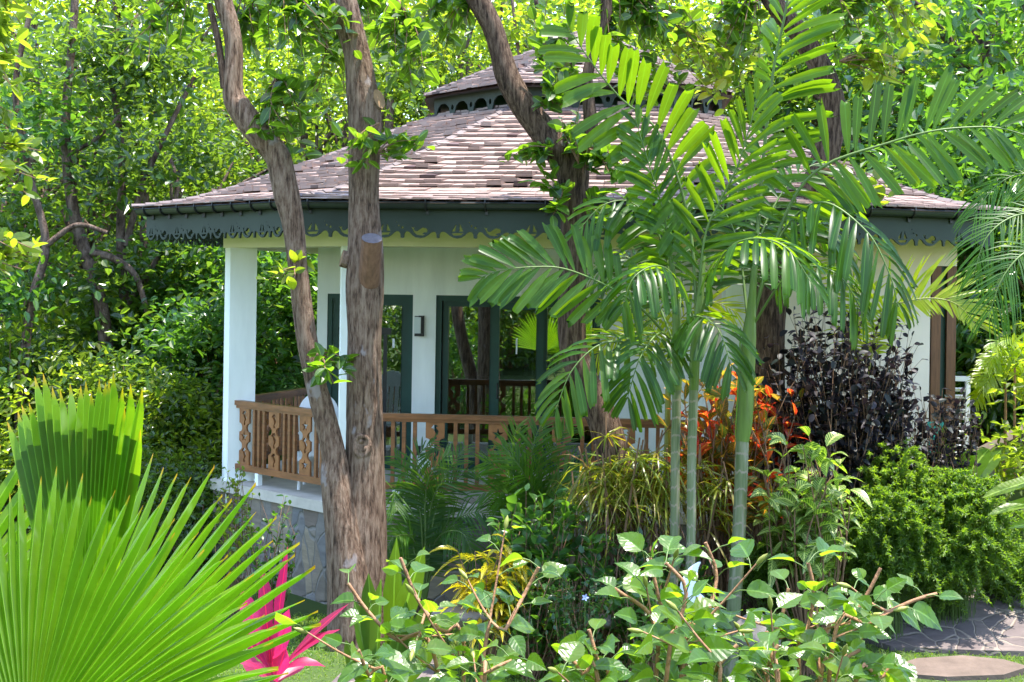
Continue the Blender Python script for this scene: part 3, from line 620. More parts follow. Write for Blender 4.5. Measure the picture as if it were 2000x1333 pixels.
# ------------------------------------------------------------------ vegetation generators
def bez(p,k=14):
    pts,_=smooth(np.array(p,float),np.ones(len(p)),max(2,k//max(1,len(p)-1))); return pts
def resample(pts,n):
    s=np.r_[0,np.cumsum(np.linalg.norm(np.diff(pts,axis=0),axis=1))]; t=np.linspace(0,s[-1],n); return np.stack([np.interp(t,s,pts[:,i]) for i in range(3)],1), s[-1]
UP=np.array([0,0,1.])
def frond(name,ctrl,nv,mats,parent,n=34,L=.6,W=.05,a0=75,a1=28,droop=.25,prof=PR_JAG,jag=.06,fold=.35,start=.18,rr=.014,side_dirs=None,lift=(0.,0.),Lp=None,twist=.25,rnd0=.5,lr=(1,1)):
    pts=bez(ctrl,30); rp,Lt=resample(pts,60); T=np.gradient(rp,axis=0); T=nrm(T)
    mb=MB(); rb=MB(); rb.tube(rp,np.linspace(rr,rr*.25,60),6)
    for sg in (0,1):
        t=np.linspace(start,.985,n)+R.normal(0,.005,n)+(.4/n if sg else 0); t=np.clip(t,start,.995); idx=(t*59).astype(int)
        b=rp[idx]; tg=T[idx]; nn=nrm(np.asarray(nv)); sd=nrm(np.cross(tg,nn))*(1 if sg else -1)
        if side_dirs is not None and side_dirs[sg] is not None: sd=nrm(np.broadcast_to(np.asarray(side_dirs[sg],float),(n,3)))
        upv=nrm(np.cross(sd,tg))*(1 if sg else -1); upv=np.where((upv@nn)[:,None]<0,-upv,upv)
        u=(t-start)/(1-start); ang=np.radians(a0+(a1-a0)*u**1.1)+R.normal(0,.06,n)
        d=tg*np.cos(ang)[:,None]+sd*np.sin(ang)[:,None]+upv*lift[sg]+R.normal(0,.04,(n,3))
        ln=L*lr[sg]*np.interp(u,[0,.2,.55,.85,1],Lp or [.62,.95,1.,.75,.42])*R.uniform(.9,1.06,n)
        wd=W*np.interp(u,[0,.3,.8,1],[.75,1,.95,.7])*R.uniform(.85,1.1,n)
        blades(mb,b,d,upv+R.normal(0,.12,(n,3)),ln,wd,droop*R.uniform(.6,1.4,n),prof,fold,jag,np.clip(rnd0+R.normal(0,.22,n),0,1),0,twist=twist)
    o=obj(name,mb,mats[0],parent,True); obj('rachis',rb,mats[1],o,True); return o
def fanleaf(name,c,axis,nv,Rr,nseg,spread,mats,parent,split=.56,pleat=.32,cup=.0,droop=.03,tw=0.,taper=.1,pet=None,seed=0):
    mb=MB(); ax=nrm(axis); n0=nrm(np.asarray(nv)-ax*np.dot(nv,ax)); sd=np.cross(ax,n0)
    rr=np.array([.015,.2,.38,split,.66,.76,.86,.94,1.0]); D=spread/nseg
    w=np.where(rr<=split,1.,np.maximum(0,1-np.clip((rr-split)/(1-split),0,1)**1.7)); w[-1]=.0
    for i in range(nseg):
        th=-spread/2+(i+.5)*D; Ri=Rr*(1-taper*(2*th/spread)**2)*R.uniform(.93,1.03); jit=R.normal(0,.01)
        V=[];uv=[]
        bend=R.normal(0,.012)
        for r,ww in zip(rr,w):
            o=max(0,r-split)
            for q in (-1,0,1):
                a=th+q*D/2*ww*(1. if r<=split else .96)+jit*o*3
                rad=r*Ri; h=(pleat*D*rad*(.5 if q==0 else -.5))*(ww if r>split else 1)*1.0
                pt=c+rad*(math.cos(a)*ax+math.sin(a)*sd)+n0*(h+cup*rad*abs(math.sin(th))+cup*.4*rad*r+bend*Rr*o*3)
                pt=pt-UP*droop*Rr*r**3*R.uniform(.9,1.1)-UP*o*o*Rr*.12*R.uniform(.3,1)
                V.append(pt); uv.append((q,r))
        S=len(rr); k=np.arange(S-1); Fq=np.concatenate([np.stack([k*3,k*3+1,(k+1)*3+1,(k+1)*3],1),np.stack([k*3+1,k*3+2,(k+1)*3+2,(k+1)*3+1],1)])
        mb.add(np.array(V),Fq,np.clip(.5+R.normal(0,.22),0,1),uv,0)
    o=obj(name,mb,mats[0],parent,False)
    if pet is not None: sb=MB(); sb.tube(bez([pet,c*.5+np.asarray(pet)*.5+UP*.02,c,c-n0*.012+ax*Rr*.2]),np.linspace(.022,.006,len(bez([pet,c,c,c]))),8); obj('leaf_stalk',sb,mats[1],o,True)
    return o
def twigs_leaves(mb,tw,origin,ends,nl,L,W,prof,start=.35,sag=.1,droop=.15,out=.6,upb=.5,fold=.3,thick=.006,fn='blades',jit=.0,rn=None,wave=0.,twm=0,lfm=0,tr=.45):
    origin=np.asarray(origin)
    for e in ends:
        o=origin+R.normal(0,jit,3) if jit else origin
        mid=(o+e)/2+R.normal(0,.07,3)*np.linalg.norm(e-o)+UP*sag*np.linalg.norm(e-o); pts=bez([o,mid,e],12)
        tw.tube(pts,np.linspace(thick,thick*.35,len(pts)),5,m=twm,cap=False)
        t=np.sort(R.uniform(start,1,nl)); t[-1]=1; q,_=resample(pts,40); ii=(t*39).astype(int); tg=nrm(np.gradient(q,axis=0))[ii]
        rd=rdir(nl,upb*.4,.8); d=nrm(tg*(1-out)+rd*out+UP*.12); nv=nrm(UP+R.normal(0,tr,(nl,3)))
        ln=L*R.uniform(.6,1.15,nl)
        rnds=R.random(nl) if rn is None else np.clip(rn+R.normal(0,.2,nl),0,1)
        if fn=='hex': hexleaves(mb,q[ii],d,nv,ln,W*ln/L,fold,rnds,lfm)
        else: blades(mb,q[ii],d,nv,ln,W*ln/L,droop,prof,fold,0,rnds,lfm,wave)
def ends_in(center,rad,n,shell=.55,zlo=-1):
    v=rdir(n*3); v=v[v[:,2]>zlo][:n]; r=R.uniform(shell**3,1,(len(v),1))**(1/3); return np.asarray(center)+v*r*np.asarray(rad)
def stems_px(path,Y,k=8):
    p=np.array([P(a,b,Y if len(q)<2 else Y+q[1]) for a,b,*q in [(x[0],x[1],x[2]) if len(x)==3 else (x[0],x[1],x[2],x[3]) for x in path]]) if False else np.array([P(x[0],x[1],Y+(x[3] if len(x)>3 else 0)) for x in path])
    r=np.array([x[2]*mpx(Y) for x in path]); return smooth(p,r,k)
def trunk_obj(path,Y,mat,parent,name='trunk',noise=.06,n=18,k=8):
    p,r=stems_px(path,Y,k); mb=MB(); mb.tube(p,r,n,noise); return obj(name,mb,mat,parent,True)
# ------------------------------------------------------------------ the big garden trees
def spray(parent,ctr,rad_px,Y,n,nl,L=.165,W=.10,mat='lf_fic',origin=None,name='leafy_branch',sag=.1,rn=None,thick=.008,dz=.4):
    c=P(ctr[0],ctr[1],Y); r=np.array([rad_px[0]*mpx(Y),dz,rad_px[1]*mpx(Y)]); mb=MB()
    o=P(origin[0],origin[1],Y) if origin else c+UP*r[2]
    twigs_leaves(mb,mb,o,ends_in(c,r,int(n*1.3),.2),nl+2,L,W,PR_OVAL,start=.3,sag=sag,droop=.12,out=.75,upb=.2,thick=thick,twm=1,rn=rn,tr=.6)
    return obj(name,mb,[M[mat],M['twig']],parent)
def crown_above(parent,c,rad,n,nl,L=.13,W=.075,mat='lf_fic',origin=None):
    mb=MB(); c=np.asarray(c); o=np.asarray(origin); ee=ends_in(c,rad,n,.35)
    for e in ee[:6]: mb.tube(bez([o,(o+e)/2+R.normal(0,.2,3),e]),np.linspace(.08,.02,len(bez([o,o,e]))),7,m=1)
    for e in ee: twigs_leaves(mb,mb,e+R.normal(0,.25,3),ends_in(e,(.55,.55,.4),5,.3),nl,L,W,PR_LO,start=.2,out=.8,twm=1,tr=.5,thick=.01)
    return obj('crown',mb,[M[mat],M['twig']],parent)
def stub(parent,px,py,Y,d,r,L,yoff=-.1,name='cut_stub',grey=True,body='bark_a'):
    c=P(px,py,Y)+[0,yoff,0]; d=nrm(d); mb=MB(); mb.tube([c-d*L,c-d*L*.5,c],[r*1.12,r*1.04,r],14,.05,m=0,cap=False)
    a=nrm(np.cross(d,[.3,.9,.1])); b=np.cross(d,a); an=np.arange(14)/14*2*PI; V=np.r_[[c+d*.004],c+r*.99*(np.cos(an)[:,None]*a+np.sin(an)[:,None]*b)]
    mb.add(V,[[0,i+1,(i+1)%14+1] for i in range(14)],.5,None,1); return obj(name,mb,[M[body],M['cutgrey' if grey else 'cutwood']],parent)
YT=14.0
t=thing('garden_tree',P(705,1268,YT),'pale barked tree with two trunks and sawn stubs, in front of the porch corner','tree')
trunk_obj([(690,1290,52),(685,1150,46),(672,1040,38),(655,930,30),(651,885,24),(630,800,22),(615,745,20),(597,650,20),(582,520,19),(573,440,21),(561,385,25),(552,345,25),(541,305,25),(505,262,25),(470,215,25),(455,180,21),(457,100,18),(450,50,17.5),(436,0,18),(420,-80,17),(400,-200,15),(380,-330,11)],YT-.12,M['bark_a'],t,noise=.05)
trunk_obj([(706,1300,62),(705,1220,54),(708,1040,46),(712,950,40),(713,850,37),(712,750,35),(712,650,34),(712,570,38),(713,500,36),(710,400,30),(711,300,31),(713,230,32),(707,175,30),(696,100,25),(668,0,28),(645,-90,26),(620,-220,22),(610,-360,16)],YT,M['bark_a'],t,noise=.05)
trunk_obj([(438,172,8),(431,110,7),(422,60,7),(409,8,6)],YT-.15,M['bark_b'],t,'dead_branch',.1,8)
stub(t,733,468,YT,(.10,-.5,.85),.10,.50,-.34,body='bare')
stub(t,668,505,YT,(-1,-.25,.25),.085,.2,-.05,grey=False); stub(t,742,195,YT,(.95,-.5,.3),.10,.16,-.06,grey=False)
# knot on the trunk
mb=MB(); c=P(711,868,YT)+[0,-.175,0]
for r_,rad_,m_ in ((.085,.028,0),(.045,.022,0)):
    an=np.linspace(0,2*PI,20); mb.tube([c+[r_*math.cos(a)*.8,-.0+.01*math.sin(3*a),r_*math.sin(a)*1.15] for a in an],rad_,8,.15)
obj('knot',mb,M['bark_a'],t,True)
for ctr,rp,Y,n,nl,org,kw in [((590,70),(110,90),13.7,16,9,(560,-40),{}),((560,230),(70,90),13.8,12,8,(540,150),{}),((650,140),(60,110),14.6,12,9,(640,-20),{}),((790,110),(60,90),13.8,12,9,(770,-10),{}),((700,310),(60,50),13.6,4,5,(740,240),{}),((640,715),(45,40),13.6,7,4,(620,690),{}),((790,280),(70,35),13.7,6,5,(735,300),{}),((560,560),(50,70),13.7,4,3,(575,520),dict(mat='lf_yel')),((500,60),(50,70),14.4,9,8,(480,-30),{}),((300,80),(90,70),13.9,10,8,(400,-60),{}),((700,40),(90,60),14.8,10,9,(700,-60),{})]:
    spray(t,ctr,rp,Y,n,nl,origin=org,**kw)
c=P(600,-330,YT); crown_above(t,c+np.array([-.6,-.3,.9]),(1.8,1.2,.8),6,8,origin=P(615,-250,YT))
YT3=14.2
t=thing('garden_tree',P(1215,1258,YT3),'dark barked tree that forks into a thick left limb over the pavilion roof','tree')
trunk_obj([(1225,1290,46),(1215,1150,40),(1200,930,33),(1180,830,31),(1150,765,29),(1122,690,28),(1117,620,28),(1119,540,28),(1122,430,27),(1120,370,29),(1115,325,33),(1088,290,30),(1056,250,27),(1022,205,25),(992,150,23),(976,95,20),(961,50,20),(934,0,21),(905,-50,20),(860,-130,17),(830,-230,12)],YT3,M['bark_b'],t)
trunk_obj([(1118,350,22),(1140,305,19),(1154,260,15),(1150,200,12),(1147,150,11),(1162,100,11),(1181,60,11),(1184,0,12),(1180,-80,11),(1165,-200,8)],YT3-.02,M['bark_b'],t,'limb')
for ctr,rp,Y,n,nl,org,kw in [((1080,150),(50,70),14.0,8,7,(1085,215),dict(sag=.0)),((1070,60),(60,80),14.4,14,8,(1090,160),dict(sag=0.)),((1030,320),(50,50),13.9,6,4,(1080,290),{}),((1060,380),(50,60),13.9,7,5,(1095,400),{}),((1120,250),(40,60),13.9,7,5,(1130,320),dict(sag=.0)),((1190,330),(50,60),14.,8,6,(1150,290),{}),((1240,60),(80,70),14.3,12,9,(1190,-30),{}),((1330,80),(80,70),14.5,12,9,(1200,-60),{}),((1290,170),(70,60),14.6,9,8,(1200,100),{}),((1400,130),(70,70),14.7,10,8,(1250,0),dict(mat='lf_yel')),((880,60),(70,60),14.3,9,8,(930,-30),{}),((1180,440),(40,60),14.,5,5,(1140,400),{})]:
    spray(t,ctr,rp,Y,n,nl,origin=org,**kw)
crown_above(t,P(950,-330,YT3)+np.array([.3,-.4,.7]),(1.6,1.1,.6),4,8,origin=P(850,-180,YT3))
YT4=15.0
t=thing('garden_tree',P(1495,1200,YT4),'leaning brown tree trunk half hidden behind the tall feather palms','tree')
trunk_obj([(1490,1230,44),(1494,900,38),(1497,640,36),(1520,545,34),(1568,430,30),(1610,310,27),(1628,225,24),(1612,150,22),(1565,70,20),(1508,0,19),(1470,-90,17),(1440,-220,12)],YT4,M['bark_b'],t)
for ctr,rp,Y,n,nl,org,kw in [((1700,80),(100,80),14.9,14,9,(1600,-60),{}),((1790,60),(70,60),14.8,9,8,(1650,-80),dict(mat='lf_yel')),((1420,90),(80,80),15.,12,9,(1480,-40),{}),((1400,170),(60,60),15.3,9,8,(1480,0),dict(mat='lf_yel')),((1740,140),(60,50),14.7,8,7,(1640,120),dict(mat='lf_yel')),((1600,480),(70,60),14.8,8,7,(1560,430),{}),((1690,390),(60,40),14.6,5,6,(1600,330),dict(mat='lf_yel'))]:
    spray(t,ctr,rp,Y,n,nl,origin=org,**kw)
crown_above(t,P(1550,-360,YT4)+np.array([.5,-.9,.6]),(1.5,1.0,.6),4,8,origin=P(1450,-180,YT4))
# branch with yellow-green leaves at the left edge
YL=9.5
t=thing('leafy_branch_tree',P(-150,1330,YL)*[1,1,0]+[0,0,gz(-3.9,YL)],'slim tree at the left edge with bright yellow green leaf sprays','tree')
mb=MB(); mb.tube(bez([np.array([-3.95,YL,gz(-3.95,YL)]),P(-120,800,YL),P(-90,400,YL),P(-60,0,YL),P(-50,-200,YL)]),np.linspace(.07,.03,len(bez([P(0,0,1)]*5))),10,.05); obj('trunk',mb,M['bark_b'],t,True)
for ctr,rp,org in [((25,110),(45,70),(-70,40)),((45,340),(55,60),(-85,300)),((40,490),(60,55),(-95,520)),((-30,250),(60,60),(-85,200)),((5,20),(40,40),(-60,-60))]:
    spray(t,ctr,rp,YL,10,7,L=.14,W=.065,mat='lf_yel',origin=org)
# ------------------------------------------------------------------ background wood
def crown_mesh(mb,rx,ry,rz,cz,ncl,nl,L,W,fn='hex',cl=(.5,.5,.35),tr=.55):
    cc=ends_in((0,0,cz),(rx,ry,rz),ncl,.45)
    tone=R.normal(0,.3,len(cc))
    k=len(cc)*nl; idx=np.repeat(np.arange(len(cc)),nl)
    pos=cc[idx]+R.normal(0,1,(k,3))*np.array(cl)*.62
    d=nrm(rdir(k,-.15,.7)+nrm(pos-[0,0,cz])*.5); nv=nrm(UP*1.0+R.normal(0,tr,(k,3)))
    hexleaves(mb,pos,d,nv,L*R.uniform(.6,1.2,k),W*R.uniform(.7,1.15,k),.3,np.clip(.5+tone[idx]+R.normal(0,.2,k),0,1)); return cc
def bg_tree(rx,rz,cz,ncl,nl,L,mat,h0,bend,label,loc,name='broadleaf_tree',rt=.2,cat='tree',group=None):
    t=thing(name,(0,0,0),label,cat,group); mb=MB(); cc=crown_mesh(mb,rx,rx,rz,cz,ncl,nl,L,L*.52); cr=obj('crown',mb,M[mat],t)
    tb=MB(); top=np.array([bend,0,cz+rz*.5]); base=np.array([0,0,-.3]); mid=np.array([bend*.2,.1,cz*.45]); pts=bez([base,mid,(mid+top)/2+[.2*bend,0,0],top],18); tb.tube(pts,np.linspace(rt,rt*.3,len(pts)),9,.06)
    for e in cc[:16]:
        s_=pts[int(R.uniform(.3,.75)*len(pts))]; q=bez([s_,(s_+e)/2+R.normal(0,.25,3)+UP*.1,e],10); tb.tube(q,np.linspace(rt*.38,rt*.1,len(q)),6,cap=False)
    obj('trunk',tb,M['bark_far'],t,True); t.location=tuple(loc); return t
def gl(px,Y): x=P(px,600,Y)[0]; return (x,Y,float(gz(x,Y)))
V1=bg_tree(2.5,3.0,4.3,78,60,.155,'lf_far',1,.5,'sunlit tree with a thin dark trunk left of the pavilion roof',gl(150,25.5))
V2=bg_tree(2.3,2.6,4.0,66,56,.155,'lf_far',1,-.6,'slender tree leaning behind the left eave of the pavilion',gl(345,24.5))
V3=bg_tree(2.0,1.9,2.6,110,75,.14,'lf_mid',1,.2,'dense rounded dark green tree just above the left end of the roof',gl(395,23.6))
V4=bg_tree(2.6,2.9,4.4,84,60,.155,'lf_yel',1,.3,'pale yellow green tree behind the gap between the two left trunks',gl(560,27.5))
for src,px,Y,rz_,sc,lab in [(V1,0,24.3,1.2,1.05,'bushy sunlit tree cut by the left edge of the picture'),(V2,720,27,2.2,1.15,'tall loose tree behind the twin trunk tree top'),(V4,830,29,.6,1.1,'bright yellow green tree left of the cupola'),(V1,960,28,2.6,1.2,'sunlit tree directly behind the cupola roof'),
    (V3,770,26,3.0,.95,'low dark green bushy tree peeping over the roof left of the cupola'),(V2,1130,29,4.1,1.25,'tall tree rising behind the thick forked limb'),(V4,1300,28,1.9,1.15,'pale tree behind the upper palm frond'),(V1,1450,27,3.5,1.15,'green tree behind the leaning trunk'),(V2,1620,26.5,5.,1.1,'tree with open crown above the right roof slope'),(V4,1760,27.5,.9,1.,'yellow leaved tree above the long arching palm frond'),
    (V3,1890,25,1.4,1.35,'dark bluish green tree at the upper right corner'),(V1,1990,26.5,5.5,1.2,'tall tree cut by the right edge of the picture'),(V3,1960,25.6,2.2,2.1,'big dense dark tree filling the upper right corner'),(V3,1760,24.2,2.,1.0,'dark shrubby tree just above the right end of the roof'),(V1,250,30,4.4,1.25,'large sunlit tree deep in the wood on the left'),(V4,90,29,2.9,1.2,'pale leaved tree deep in the wood near the left edge')]:
    clone(src,gl(px,Y),rz_,sc,lab)
def px_tree(label,paths,Y,mat,crowns,L=.19):
    b=P(paths[0][0][0],paths[0][0][1],Y); b[2]=float(gz(b[0],Y)); t=thing('broadleaf_tree',b,label,'tree')
    for k_,pth in enumerate(paths):
        if k_==0: pth=[(pth[0][0],CY+F*(CAMZ-b[2]+.3)/Y,pth[0][2]*1.2)]+pth
        trunk_obj(pth,Y+(.0 if k_==0 else -.03),M['bark_far'],t,'trunk' if k_==0 else 'limb',.06,9,6)
    mb=MB()
    for (px,py,rx,ry,n) in crowns:
        c=P(px,py,Y); rr=np.array([rx*mpx(Y),.8,ry*mpx(Y)]); cc=ends_in(c,rr,n,.3); idx=np.repeat(np.arange(len(cc)),26); q=len(idx); pos=cc[idx]+R.normal(0,1,(q,3))*[.24,.24,.16]; tone=R.normal(0,.25,len(cc))
        hexleaves(mb,pos,rdir(q,-.15,.7),nrm(UP+R.normal(0,.55,(q,3))),L*R.uniform(.6,1.2,q),L*.52*R.uniform(.7,1.15,q),.3,np.clip(.45+tone[idx]+R.normal(0,.2,q),0,1))
    obj('crown',mb,M[mat],t)
px_tree('tree with a dark sinuous trunk, second from the left edge of the picture',[[(215,800,15),(200,610,14),(165,490,12),(140,390,11),(128,240,9),(143,60,8),(150,-60,7)],[(138,300,5),(190,270,4),(235,225,3)],[(165,490,7),(220,505,7),(265,540,6),(290,620,5)]],21.5,'lf_far',[(150,150,130,110,26),(230,330,90,60,14),(60,420,80,70,14),(150,560,120,60,16)])
px_tree('tree with three slim stems spreading just left of the roof end',[[(245,760,11),(243,600,10),(236,460,9),(238,300,7),(215,140,6)],[(245,480,7),(280,360,6),(330,250,5),(380,150,4)],[(243,600,7),(300,520,6),(345,380,5),(330,300,4)]],22.0,'lf_far',[(330,160,90,90,20),(230,80,80,70,14),(370,300,60,40,8),(300,480,90,60,14)])
px_tree('slim dark stemmed tree at the far left edge',[[(40,800,10),(60,600,9),(90,480,8),(60,350,7),(30,180,6),(60,20,5)],[(90,480,6),(150,440,5),(210,455,4)]],20.5,'lf_mid',[(30,560,70,60,12),(60,240,80,80,14)])
px_tree('thin tree with bare upright stems behind the upper limb of the forked tree',[[(1085,420,7),(1075,240,6),(1060,90,5),(1040,-40,4)],[(1075,300,4),(1105,160,4),(1120,20,3)],[(1078,260,4),(1020,130,4),(1000,0,3)]],23.9,'lf_yel',[(1060,40,90,50,12)])
# understory shrubs on the left and right
def bush(label,loc,rx,rz,ncl,nl,L,mat,name='leafy_shrub',tw=True):
    t=thing(name,(0,0,0),label,'shrub'); mb=MB(); cc=crown_mesh(mb,rx,rx,rz,rz*.95,ncl,nl,L,L*.5,cl=(.32,.32,.25)); obj('foliage',mb,M[mat],t)
    b=MB()
    for e in cc[:14]: q=bez([np.array([R.normal(0,.1),R.normal(0,.1),-.2]),e*[.4,.4,.5]+R.normal(0,.1,3),e],10); b.tube(q,np.linspace(.03,.006,len(q)),5,cap=False)
    obj('stems',b,M['twig'],t); t.location=tuple(loc); return t
S1=bush('dark glossy shrub beside the left porch column',gl(395,21),1.35,1.75,90,60,.16,'lf_mid')
S2=bush('sunlit leafy shrub above the tips of the fan palm',gl(250,20),1.2,1.25,80,55,.15,'lf_far')
S3=bush('low bright shrub at the foot of the left porch column',gl(390,17.6),.75,.62,60,45,.09,'lf_far')
S4=bush('yellow green sunlit shrub under the left eave beside the column',gl(330,19.6),1.0,1.1,60,60,.12,'lf_yel')
for src,px,Y,rz_,sc,lab in [(S4,150,19.8,1.2,1.1,'pale sunlit shrub low behind the fan palm leaf'),(S4,40,22,2.2,1.5,'bright yellow green shrub deep at the left edge'),(S2,120,21.5,1.,1.05,'leafy shrub in the shade behind the fan palm'),(S2,30,20.5,2.,1.1,'leafy shrub at the left edge behind the fan palm'),(S1,560,23.5,2.5,1.3,'dark shrub seen between the porch column and the wall'),(S2,330,22.5,3.3,1.5,'tall sunlit shrub under the left eave'),(S4,230,24,4.,1.6,'tall yellow green shrub in the middle of the wood'),(S3,260,17.8,1.5,1.25,'low shaded shrub right of the fan palm tips'),
    (S1,1935,19.5,.5,1.35,'dark shrub behind the small palms on the right'),(S1,2050,21,1.8,1.6,'tall dark shrub at the right edge'),(S2,1900,22.5,2.6,1.5,'green shrub beyond the right end of the roof'),(S2,2150,18.5,.7,1.5,'leafy shrub behind the stair wall, cut by the right edge'),(S4,2160,15.2,1.7,1.1,'yellow green shrub just outside the right edge by the path')]:
    clone(src,gl(px,Y),rz_,sc,lab)
# far wood as one mass
mb=MB(); k=0
for Yb,n,zl,zh in ((33,150,1.5,11),(38,190,2,14),(45,330,2,20)):
    cc=np.stack([R.uniform(-.62*Yb,.62*Yb,n)*1.0,Yb+R.normal(0,1.5,n),R.uniform(zl,zh,n)],1); cc[:,2]=np.maximum(cc[:,2],gz(cc[:,0],cc[:,1])+.5)
    nl=190; idx=np.repeat(np.arange(n),nl); q=n*nl; pos=cc[idx]+R.normal(0,1,(q,3))*[1.1,.9,.75]; tone=R.normal(0,.25,n)
    hexleaves(mb,pos,rdir(q,-.2,.7),nrm(UP+R.normal(0,.6,(q,3))),.26*R.uniform(.6,1.2,q),.16*R.uniform(.7,1.2,q),.3,np.clip(.55+tone[idx]+R.normal(0,.2,q),0,1))
tag(obj('distant_wood',mb,M['lf_yel'],loc=(0,38,5)),'far mass of sunlit woodland leaves closing the view behind all the trees','woodland',kind='stuff')
# a couple of trees behind the photographer (mirrored in the glass doors)
for src,x,y,sc,lab in ((S1,-3.8,6.4,.62,'small dark shrub mirrored in the glass beside the doors'),(S2,-5.2,4.2,1.15,'sunlit shrub mirrored in the left glass door'),(S2,-3.6,2.6,1.2,'leafy shrub mirrored in the wide glass doors'),(S1,-3.2,-.5,1.3,'dark shrub mirrored low in the wide glass doors'),(V4,-4.5,-4,1.,'pale tree mirrored in the glass doors'),(V1,-1.5,-7,1.2,'leafy tree mirrored in the right glass door')): clone(src,(x,y,float(gz(x,y))),1.,sc,lab)
# ------------------------------------------------------------------ feather palms in front of the pavilion
YP=13.0
PM=[M['lf_palm'],M['rachis']]
def palm_trunk(parent,path,Y,shaft,shm='crownshaft'):
    trunk_obj(path,Y,M['palmtrunk'],parent,'trunk',.015,14); trunk_obj(shaft,Y-.004,M[shm],parent,'crownshaft',.02,14)
def PP(lst,Y): return [P(a,b,Y+c) for a,b,c in lst]
FC=(0,-1,.25)
t=thing('feather_palm',P(1425,1322,YP),'tallest feather palm with a thick ringed trunk and huge upright fronds','palm')
palm_trunk(t,[(1425,1335,16),(1432,1200,14.5),(1441,1080,13.5),(1446,980,13),(1450,860,13)],YP,[(1450,862,13.5),(1455,820,15.5),(1459,740,15),(1463,660,14),(1468,600,9),(1474,520,6)])
frond('frond',PP([(1462,640,0),(1478,470,.05),(1491,310,.1),(1510,140,.0),(1531,40,-.1),(1548,-60,-.2),(1580,-200,-.3)],YP),FC,PM,t,25,.72,.095,84,48,.18,start=.34,rr=.024,side_dirs=((-.1,.9,.3),(1,-.35,.28)),lift=(.1,0.),lr=(.7,1),rnd0=.75,twist=.3)
frond('frond',PP([(1464,640,0),(1530,430,-.05),(1600,330,-.2),(1734,280,-.35),(1818,257,-.45),(1895,249,-.5),(1960,252,-.55),(2060,285,-.6)],YP),FC,PM,t,23,.70,.095,86,34,.13,start=.28,rr=.02,lr=(.95,.78),lift=(.05,.1),rnd0=.5,twist=.35)
frond('frond',PP([(1466,630,0),(1520,470,.1),(1600,395,-.2),(1690,450,-.5),(1735,530,-.6),(1755,600,-.6)],YP),(0,-.5,1),PM,t,20,.5,.075,80,35,.55,start=.25,rr=.018,rnd0=.2)
frond('frond',PP([(1468,640,0),(1520,560,-.2),(1570,520,-.4),(1640,540,-.6),(1690,620,-.6)],YP),(0,-.5,1),PM,t,16,.4,.065,80,35,.5,start=.25,rr=.014,rnd0=.3)
for c,r0,L_ in (([(1462,640,.1),(1480,480,.3),(1540,360,.5),(1610,320,.6),(1670,380,.6)],.1,.5),([(1462,640,.1),(1440,470,.4),(1390,390,.5),(1330,420,.5)],.12,.45),([(1464,640,0),(1500,520,.3),(1560,440,.4),(1620,450,.4),(1660,520,.4)],.05,.45),([(1462,640,.1),(1450,500,.5),(1470,360,.7),(1500,260,.8)],.15,.5)):
    frond('frond',PP(c,YP),(0,-.5,1),PM,t,22,L_,.065,75,30,.35,start=.25,rr=.014,rnd0=r0)
# hanging spear sheath
mb=MB(); blades(mb,[P(1446,640,YP-.12)],[(-.05,-.1,-1)],[(1,-.6,0)],[1.1],[.05],0.,PR_THIN,rnd=np.array([.6])); obj('sheath',mb,M['lf_palm'],t)
t=thing('feather_palm',P(1345,1322,YP),'middle slim feather palm whose bright fronds fan out over the red crotons','palm')
palm_trunk(t,[(1340,1335,10),(1345,1200,9.5),(1350,1050,9),(1351,900,9),(1355,760,9)],YP-.1,[(1355,762,9.5),(1357,700,10.5),(1362,640,9.5),(1369,560,7),(1375,500,4)])
Y=YP-.1
frond('frond',PP([(1360,640,0),(1375,470,-.05),(1405,396,-.1),(1440,326,-.2),(1465,245,-.25),(1480,190,-.25)],Y),FC,PM,t,17,.58,.072,80,22,.16,start=.2,rr=.016,side_dirs=((-.75,-.3,.55),(1,-.4,.15)),rnd0=.85,twist=.15)
frond('frond',PP([(1362,620,0),(1345,430,.1),(1290,265,.05),(1210,190,0),(1150,115,-.1),(1105,45,-.1)],Y),(.3,-1,.1),PM,t,19,.6,.115,80,35,.15,start=.3,rr=.018,side_dirs=((-.5,-.3,-.8),(.75,-.35,.65)),rnd0=.8,twist=.12)
frond('frond',PP([(1362,640,0),(1400,520,-.3),(1450,470,-.6),(1530,480,-.9),(1590,560,-1.)],Y),(0,-.5,1),PM,t,18,.45,.07,80,35,.45,start=.2,rr=.014,rnd0=.4)
frond('frond',PP([(1360,640,0),(1330,560,-.2),(1290,520,-.4),(1240,540,-.6),(1215,600,-.6)],Y),(0,-.5,1),PM,t,16,.4,.07,80,35,.5,start=.2,rr=.014,rnd0=.3)
t=thing('feather_palm',P(1315,1322,YP),'leftmost slim feather palm with a frond arching left across the white wall','palm')
palm_trunk(t,[(1308,1335,10),(1313,1200,9.5),(1318,1050,9),(1319,900,9),(1322,760,9)],YP+.05,[(1322,762,9.5),(1323,700,10.5),(1322,640,9),(1318,560,6),(1310,500,4)])
Y=YP+.05
frond('frond',PP([(1322,680,0),(1260,610,-.1),(1193,563,-.2),(1105,526,-.3),(1035,522,-.35),(972,530,-.35),(935,545,-.3)],Y),(0,-1,.25),PM,t,17,.52,.095,66,30,.10,start=.3,rr=.014,lift=(.0,.0),rnd0=.65,twist=.3,lr=(1.0,1.0))
frond('frond',PP([(1320,690,0),(1255,675,-.3),(1180,670,-.5),(1120,720,-.6),(1085,800,-.6)],Y),(0,-.6,.8),PM,t,14,.42,.07,80,35,.45,start=.22,rr=.014,rnd0=.6)
frond('frond',PP([(1320,640,0),(1295,480,.1),(1240,400,.1),(1180,400,0),(1130,450,0)],Y),(0,-.6,.8),PM,t,15,.42,.07,80,35,.45,start=.25,rr=.014,rnd0=.5)
